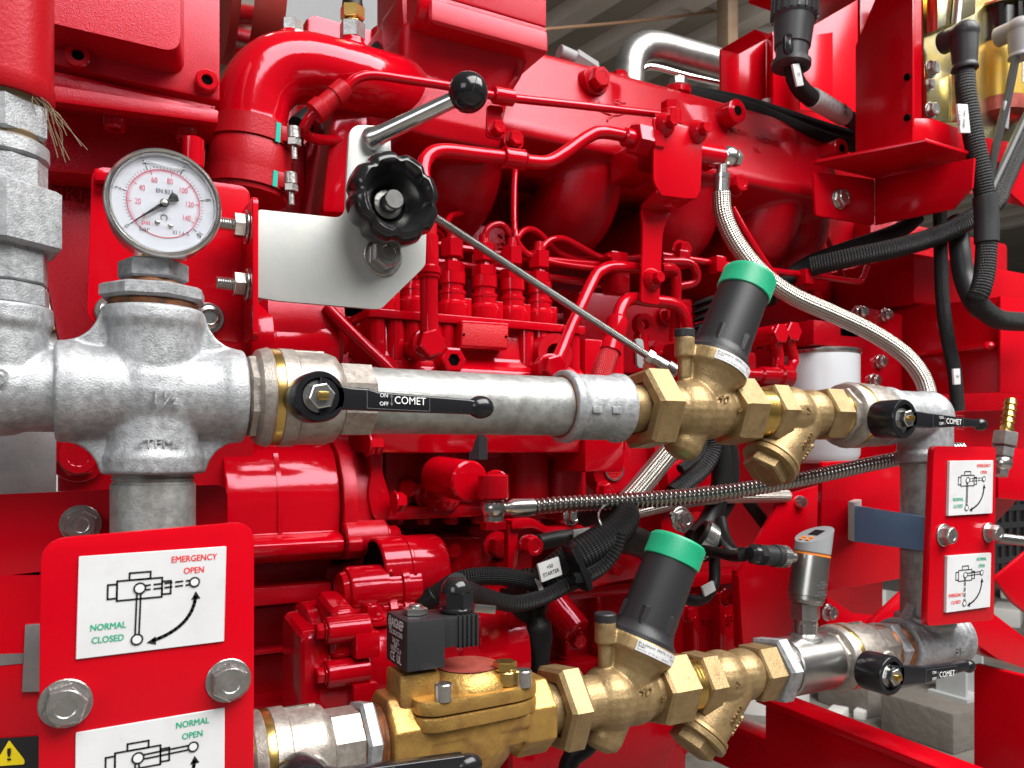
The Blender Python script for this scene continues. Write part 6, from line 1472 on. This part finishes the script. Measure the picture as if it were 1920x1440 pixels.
plate(t, 'side_plate', [(1872, 836), (1990, 850), (1990, 946), (1872, 934)], .665, .006, RPN, bev=.001)
# base rails: run into the depth towards the left
def rail(name, a, b_, wdt, h, lab):
    t = T(name, lab, 'rail', a); d = (b_ - a).normalized(); s_ = d.cross(DZ).normalized()
    b = MB(); L = (b_ - a).length
    b.box(a + d * L / 2 + DZ * -.004 * 1, (L, wdt, .008), axes=(d, s_, DZ), bev=.0012); obj('top_flange', b, RPN, t)
    b = MB(); b.box(a + d * L / 2 - DZ * (.0085 + h / 2), (L, .008, h), axes=(d, s_, DZ), bev=.0008); obj('web', b, RPN, t)
zrl = -.255

def PZ(px, py, dz):
    w = dz * F / (HY - py); k = (px - CX) / F; return V((w * (k * CT + ST), w * (CT - k * ST), CZ + dz))
rail('base_rail', PZ(1440, 1300, -.30), PZ(1860, 1462, -.30), .040, .075, 'upper red base rail running down to the right under the lower strainer')
rail('base_rail', PZ(1330, 1330, -.37), PZ(1700, 1478, -.37), .040, .06, 'lower red base rail nearer the bottom edge right of centre')
t = T('foot_bracket', 'red engine foot plate below the lower reducing valve at the bottom', 'bracket', P(1180, 1440, .66))
plate(t, 'foot', [(1075, 1330), (1300, 1340), (1260, 1420), (1210, 1520), (1060, 1520)], .66, .02, R_, bev=.006)
plate(t, 'foot', [(960, 1390), (1060, 1380), (1060, 1520), (960, 1520)], .64, .03, R_, bev=.006)
# perforated grille
t = T('perforated_grille', 'dark perforated grille behind the right beam and panel', 'grille', P(1900, 900, 1.1))
b = MB(); YGx = .98
for i in range(14): q = P(1720 + i * 19, 757, YGx); b.box(q, (.009, .006, .028))
b.box2((XA(1700, YGx), YGx, ZA(1800, 748, YGx)), (XA(2000, YGx), YGx + .006, ZA(1800, 735, YGx))); b.box2((XA(1700, YGx), YGx, ZA(1800, 790, YGx)), (XA(2000, YGx), YGx + .006, ZA(1800, 768, YGx)))
obj('slotted_strip', b, 'black_matte', t)
b = MB()
for i in range(8): b.box(P(1850 + i * 14, 990, 1.0), (.010, .006, .20))
for j in range(6): b.box(P(1900, 920 + j * 32, .999), (.20, .006, .012))
obj('grid', b, 'black_matte', t)
# ---- hose barb fitting on the right
t = T('hose_barb', 'small brass and steel hose barb fitting at the right edge', 'hose fitting', P(1882, 890, .56))
q = P(1878, 868, .56); up_ = (P(1893, 764, .56) - q).normalized(); L = (P(1893, 764, .56) - q).length
b = MB(); b.sphere(q, .0115); b.ngon(q - up_ * .016, q - up_ * .008, .0095, 6); obj('elbow', b, 'steel', t)
b = MB(); b.ngon(q + up_ * L * .10, q + up_ * L * .28, .0125, 6); b.ngon(q + up_ * L * .30, q + up_ * L * .55, .0145, 6); obj('hexagon', b, 'dark_steel', t, ang=25)
b = MB(); pr = [(0, .007)]
for i in range(5): pr += [(.006 + i * .0075, .0078), (.0125 + i * .0075, .0058)]
b.lathe(q + up_ * L * .53, up_, pr, 22); obj('barb', b, 'brass_turned', t)

# ================================================================== cables
def cable(label, pts, r, m='black_braid', seg=14, name='cable', res=8, group=None):
    b = MB(); b.tube([P(*p) for p in pts], r, seg=seg, res=res); return solo(name, label, 'cable', b, m, group)
def tag(label, px, py, Y, w, h, d1, txts, sz, parent=None, roll=0, thick=.003, m='white_tag'):
    c = P(px, py, Y); a = math.radians(roll); r_ = V((math.cos(a), 0, math.sin(a))); u_ = V((-math.sin(a), 0, math.cos(a)))
    t = T('cable_tag', label, 'tag', c); b = MB(); b.box(c + DY * thick / 2, (w, thick, h), axes=(r_, DY, u_), bev=.0006); tg = obj('tag', b, m, t)
    for i, s_ in enumerate(txts): text(s_, c + FR * .0004 + u_ * (len(txts) / 2 - .5 - i) * sz * 1.15, r_, u_, sz, 'print_black', tg, bold=.012, sx=.85)
    return t
# large connector top right
qh = P(1402, 0, .80); zh = ZA(1523, 50, .80)
b = MB(); b.box2((qh.x, .50, zh), (XA(1523, .80), .80, zh + .25), bev=.002); b.box2((XA(1523, .80) - .01, .50, zh + .03), (XCB - .004, .80, zh + .25), bev=.002)
solo('shading_housing', 'red housing at the top edge over the round connector, unseen overhang added for shade', 'housing', b, RPN)  # only the underside corner shows; the overhang is added to shade the beam
t = T('round_connector', 'large black round connector with ribbed collar hanging at the top', 'connector', P(1480, 130, .80))
YN = .70; q = P(1492, -10, YN); q2 = P(1483, 128, YN); d_ = (q2 - q).normalized(); L = (q2 - q).length; b = MB()
b.lathe(q, d_, [(0, .026), (L * .30, .0272), (L * .34, .0262), (L * .36, .024)], 40)
u_, v_ = perp(d_)
for i in range(20):
    a = 2 * math.pi * i / 20; n_ = u_ * math.cos(a) + v_ * math.sin(a); b.box(q + d_ * L * .17 + n_ * .0272, (.003, .0025, L * .30), axes=(d_.cross(n_), n_, d_))
obj('collar', b, 'dark_grey_plastic', t)
b = MB(); b.lathe(q + d_ * L * .34, d_, [(0, .0245), (L * .38, .0215), (L * .39, .0195), (L * .56, .0190), (L * .58, .0235), (L * .64, .0235), (L * .66, .018)], 36); obj('shell', b, 'dark_grey_plastic', t)
b = MB(); b.prism(roundpoly([P(1472, 62, YN - .0235), P(1486, 62, YN - .0235), P(1488, 100, YN - .0235), P(1472, 100, YN - .0235)], .006), DY * .004, bev=.0008); obj('latch', b, 'black_plastic', t)
cable('black cable leaving the large round connector downwards to the right', ((1485, 120, .70), (1492, 150, .70), (1510, 175, .71), (1550, 202, .73), (1610, 232, .76), (1660, 255, .80)), .0108)
t = tag('small square white tag strapped to the cable under the round connector', 1497, 140, .684, .012, .026, 0, ['10'], .006, roll=18)
t = T('cable_label', 'white printed cable sleeve below the large round connector', 'tag', P(1550, 200, .79))
q0, q1 = P(1522, 183, .7155), P(1582, 218, .746); d_ = (q1 - q0).normalized(); b = MB(); b.lathe(q0, d_, [(0, .0124), ((q1 - q0).length, .0124)], 28); sl = obj('sleeve', b, 'white_label', t)
nr = FR; up2 = d_.cross(FR).normalized(); up2 = -up2 if up2.z < 0 else up2
text('3BC', q0.lerp(q1, .80) + FR * .0129, -up2, d_, .013, 'print_black', sl, bold=.02, sx=.8)
for i, f in enumerate((.15, .28, .41, .54)): text(('VITALIA', 'MARINE', '0022 002', 'MARE')[i], q0.lerp(q1, f) + FR * .0127, -up2, d_, .0062, 'print_grey', sl, bold=.01, sx=.7)
# cables over the manifold end
cable('upper black cable lying along the manifold top to the right', ((1290, 172, .86), (1340, 180, .84), (1400, 193, .82), (1470, 215, .80), (1540, 238, .79), (1620, 262, .79)), .0085)
cable('lower black cable lying along the manifold top to the right', ((1295, 176, .85), (1345, 187, .825), (1410, 205, .80), (1470, 228, .785), (1530, 252, .775), (1620, 282, .775)), .0085)
# heavy cables right
cable('thick ribbed black cable dropping from the dark grey boot to a shrink sleeve', ((1808, 132, .605), (1812, 180, .602), (1826, 260, .598), (1840, 330, .595), (1848, 380, .594)), .0118, 'black_ribbed')
b = MB(); b.tube([P(1847, 368, .594), P(1850, 410, .594), P(1850, 455, .594)], .0142, seg=18); solo('shrink_sleeve', 'grey shrink sleeve bundling the cables below the control box', 'sleeve', b, 'grey_rubber')
cable('thick ribbed black cable from the shrink sleeve turning right at the bottom', ((1850, 450, .594), (1846, 510, .594), (1838, 545, .596), (1832, 565, .60), (1856, 590, .60), (1890, 602, .60), (1990, 604, .60)), .0122, 'black_ribbed')
cable('thin black cable from the light grey boot to the shrink sleeve', ((1904, 110, .600), (1890, 180, .598), (1866, 280, .595), (1854, 345, .594), (1850, 380, .594)), .0052, 'black_braid')
cable('thin grey cable coming from the right edge to the shrink sleeve', ((1960, 150, .598), (1925, 215, .597), (1890, 290, .595), (1862, 350, .594), (1852, 380, .594)), .0052, 'grey_rubber')
cable('thick black cable curving from the right edge behind the shrink sleeve', ((1960, 200, .62), (1915, 270, .62), (1880, 345, .62), (1860, 385, .62), (1780, 432, .64), (1700, 460, .66), (1600, 482, .70), (1520, 500, .74)), .0125, 'black_ribbed')
cable('second thick black cable rising behind the shelf bracket', ((1720, 405, .72), (1690, 430, .73), (1640, 450, .74), (1560, 478, .76), (1500, 505, .78), (1440, 560, .76)), .0115, 'black_braid')
tag('white tag reading battery one on the thick cable', 1808, 222, .590, .020, .034, 0, [], .005, roll=10)
q = P(1803, 222, .5895); text('BATT.1', q - DX * .003, V((.12, 0, 1)), V((-1, 0, .12)), .0068, 'print_black', bpy.data.objects[[o.name for o in bpy.data.objects if o.name.startswith('tag')][-1]], bold=.012, sx=.85)
text('180Ah MIN', q + DX * .0055, V((.12, 0, 1)), V((-1, 0, .12)), .0062, 'print_black', bpy.data.objects[[o.name for o in bpy.data.objects if o.name.startswith('tag')][-1]], bold=.012, sx=.8)
tag('clear plastic tag on the thin cable under the contactor', 1888, 215, .594, .012, .034, 0, [], .005, roll=-8, m='light_grey_rubber')
cable('slim black cable hanging straight down across the right beam', ((1762, 380, .66), (1764, 480, .655), (1768, 570, .65), (1778, 640, .645), (1790, 700, .64), (1796, 770, .64)), .0085, 'black_braid')
cable('grey taped black cable bundle hanging right of the slim cable', ((1795, 410, .66), (1800, 470, .65), (1808, 520, .645), (1824, 560, .63), (1840, 580, .615)), .0130, 'grey_rubber')
tag('small white tag on the slim cable above the right elbow', 1795, 706, .622, .013, .020, 0, ['24V'], .005, roll=5)
tag('small crumpled white tag behind the right elbow', 1768, 765, .64, .012, .016, 0, [], .005, roll=20)
# ---- starter harness in the middle
YHn = .60
t = T('starter_harness', 'thick black ribbed cable loop in the middle below the corrugated hose', 'cable', P(1080, 1080, YHn))
b = MB(); b.tube([P(948, 1150, .65), P(962, 1128, .64), P(990, 1108, .625), P(1020, 1088, .61), P(1070, 1050, .60), (P(1122, 1018, .595)), P(1158, 992, .595), P(1172, 968, .60), P(1158, 953, .612), P(1126, 958, .63), P(1094, 972, .65)], .0152, seg=22, res=10, radf=(.003, lambda i, n: .55 + .45 * math.sin(math.pi * min(1, .08 + .92 * i / n)) ** .7)); obj('main_cable', b, 'black_ribbed', t)
b = MB(); b.tube([P(1165, 1000, .597), P(1175, 1010, .60), P(1200, 1018, .61), P(1240, 1040, .63)], .0140, seg=18); obj('branch', b, 'black_rubber', t)
b = MB(); b.tube([P(1160, 1000, .585), P(1150, 1035, .585), P(1120, 1068, .588), P(1060, 1098, .59), P(1010, 1122, .59), P(960, 1132, .585), P(905, 1118, .57), P(875, 1106, .55), P(861, 1112, .530), GLAND - DZ * .002], .0072, seg=16, res=8); obj('coil_cable', b, 'black_ribbed', t)
b = MB(); b.tube([P(1010, 1100, .60), P(985, 1088, .60), P(930, 1080, .605), (P(870, 1085, .615)), P(830, 1105, .63), P(795, 1132, .64)], .0078, seg=16, res=8); obj('starter_cable', b, 'black_braid', t)
b = MB(); b.cyl(P(818, 1115, .634), P(792, 1135, .641), .0095); obj('cable_boot', b, 'black_rubber', t)
b = MB(); b.tube([P(1000, 1130, .62), P(978, 1120, .63), P(972, 1100, .64), P(990, 1085, .64), P(1015, 1095, .63)], .010, seg=16, res=8); obj('small_loop', b, 'black_braid', t)
b = MB(); b.tube([P(985, 1115, .64), P(975, 1150, .64), P(965, 1190, .645)], .0235, seg=20); obj('large_sleeve', b, 'black_rubber', t)
b = MB(); b.tube([P(1004, 1138, .62), P(1006, 1180, .62), P(1012, 1240, .62), P(1018, 1300, .62)], [.0085, .0085, .0085, .009, .0115, .0135, .014, .014, .0140, .0125, .011, .010, .009, .009, .009, .009, .009, .009, .009], seg=16); obj('down_lead', b, 'black_rubber', t)
q = P(1082, 1062, .578); b = MB(); b.box(q, (.006, .020, .042), axes=(V((.75, 0, .66)), DY, V((-.40, 0, .92)).normalized()), bev=.001); b.box(P(1090, 1082, .574), (.016, .008, .009), bev=.001); obj('cable_tie', b, 'black_plastic', t)
b = MB()
for i in range(3): b.lathe(P(998 + i * 3, 1102 + i * 2, .598), V((1, .1, .2)), [(0, .0085), (0, .0100), (.0018, .0100), (.0018, .0085)], 20, closed=True)
obj('tie_wrap', b, 'light_grey_rubber', t)
b = MB(); pts = [P(1128, 985, .585), P(1122, 965, .59), P(1132, 950, .60), P(1150, 946, .61)]; b.tube(pts, .0010, seg=6); obj('wire_ring', b, 'steel', t)
tag('white tag reading starter on the thick black harness', 1032, 1068, .580, .021, .016, 0, ['+50', 'STARTER'], .0048, roll=14)
tag('thin metal cable tag hanging left below the harness loop', 910, 1142, .560, .019, .0065, 0, [], .004, roll=-10, m='stainless')
t = T('ground_cable', 'short black ground cable with bolted steel lug left of the harness', 'cable', P(990, 1040, .68))
b = MB(); b.tube([P(1010, 1018, .68), P(1050, 1010, .68), P(1110, 1004, .68), P(1170, 990, .68)], .0085, seg=16); obj('cable', b, 'black_rubber', t)
b = MB(); b.prism(roundpoly([P(1000, 1002, .682), P(1016, 1010, .682), P(1014, 1030, .682), P(992, 1034, .682), P(975, 1020, .682), P(982, 1005, .682)], .004), DY * .004, bev=.0006); obj('lug', b, 'light_grey_rubber', t)
bolt(t, P(990, 1022, .680), FR, .0105, .012, R_, 1.0, phase=.2); bolt(t, P(1070, 968, .69), FR, .0075, .008, 'steel', 1.3)
tag('small grey tag reading ground beside the bolted lug', 1092, 1003, .668, .020, .012, 0, ['GROUND'], .0042, roll=-175 + 180, m='light_grey_rubber')
t = T('ground_bracket', 'red angle bracket behind the ground cable lug', 'bracket', P(970, 1080, .69))
plate(t, 'upright', [(953, 985), (970, 975), (1000, 975), (1000, 990), (972, 995), (972, 1120), (953, 1120)], .69, .01, R_, bev=.001)
plate(t, 'arm', [(960, 976), (1000, 972), (1030, 990), (1095, 985), (1095, 998), (1025, 1002), (1000, 990), (960, 992)], .685, .02, R_, bev=.001)
for px, py in ((930, 1024), (933, 1068)): bolt(t, P(px, py, .74), FR, .012, .014, R_, 1.3)
# cables below the upper reducing valve
cable('black cable bundle dropping behind the upper strainer', ((1360, 820, .70), (1366, 870, .70), (1362, 930, .70), (1340, 970, .70), (1325, 1000, .69)), .0125, 'black_rubber')
cable('second black cable dropping behind the upper strainer', ((1345, 815, .69), (1352, 860, .69), (1350, 920, .69), (1330, 975, .69), (1300, 1010, .68)), .0115, 'black_rubber')
cable('ribbed black conduit curving behind the upper reducing valve outlet', ((1330, 810, .68), (1334, 845, .68), (1315, 880, .68), (1285, 905, .68), (1262, 925, .68)), .0105, 'black_ribbed')
cable('thin black cable with a wire ring hanging under the upper reducing valve', ((1320, 815, .67), (1312, 850, .67), (1290, 870, .67), (1275, 880, .67)), .0055, 'black_braid')
cable('thin black sensor cable running into the connector of the pressure sensor', (tuple((1310, 1030, .60)), (1345, 1036, .58), (1376, 1043, .555), (1394, 1042, .535)), .0052, 'black_rubber')
cable('black cable curving from the bundle towards the sensor connector', ((1352, 975, .65), (1360, 1010, .63), (1375, 1034, .60), (1392, 1038, .56)), .0062, 'black_rubber')
cable('black cable looping down beside the lower green cap', ((1336, 1010, .66), (1340, 1060, .655), (1338, 1095, .65), (1322, 1120, .645), (1300, 1126, .64), (1278, 1118, .64)), .0062, 'black_rubber')
tag('small white tag on the looped cable right of the lower green cap', 1330, 1104, .636, .016, .011, 0, [], .004, roll=20)
cable('black cable slanting right behind the corrugated hose', ((1392, 925, .72), (1410, 950, .72), (1440, 990, .72)), .0075, 'black_rubber')
cable('thin black lead curving under the lower union nut at the bottom edge', ((1120, 1375, .60), (1100, 1400, .60), (1070, 1425, .60), (1060, 1470, .60)), .0085, 'black_rubber')
t = T('cable_clamp', 'steel P-clamp with bolt holding the black cable bundle', 'clamp', P(1300, 1010, .66))
q = P(1312, 1008, .655); b = MB(); b.lathe(q, V((.6, -.3, -.45)), [(0, .019), (0, .0215), (.014, .0215), (.014, .019)], 36, closed=True); obj('band', b, 'steel', t)
b = MB(); b.lathe(q, V((.6, -.3, -.45)), [(-.004, .0145), (-.004, .0192), (.018, .0192), (.018, .0145)], 36, closed=True); obj('rubber_liner', b, 'black_rubber', t)
b = MB(); b.prism(roundpoly([P(1258, 960, .652), P(1285, 956, .652), P(1300, 985, .648), P(1282, 1002, .648), P(1262, 985, .652)], .004), DY * .003, bev=.0005); obj('tab', b, 'steel', t)
bolt(t, P(1275, 973, .652), FR, .0095, .010, 'steel', 1.35)
plate(ENG, 'bracket_web', [(1250, 880), (1340, 840), (1345, 960), (1260, 960)], .74, .02, R_, bev=.003)
plate(ENG, 'bracket_web', [(1240, 940), (1275, 935), (1290, 1000), (1240, 1010)], .68, .06, R_, bev=.003)
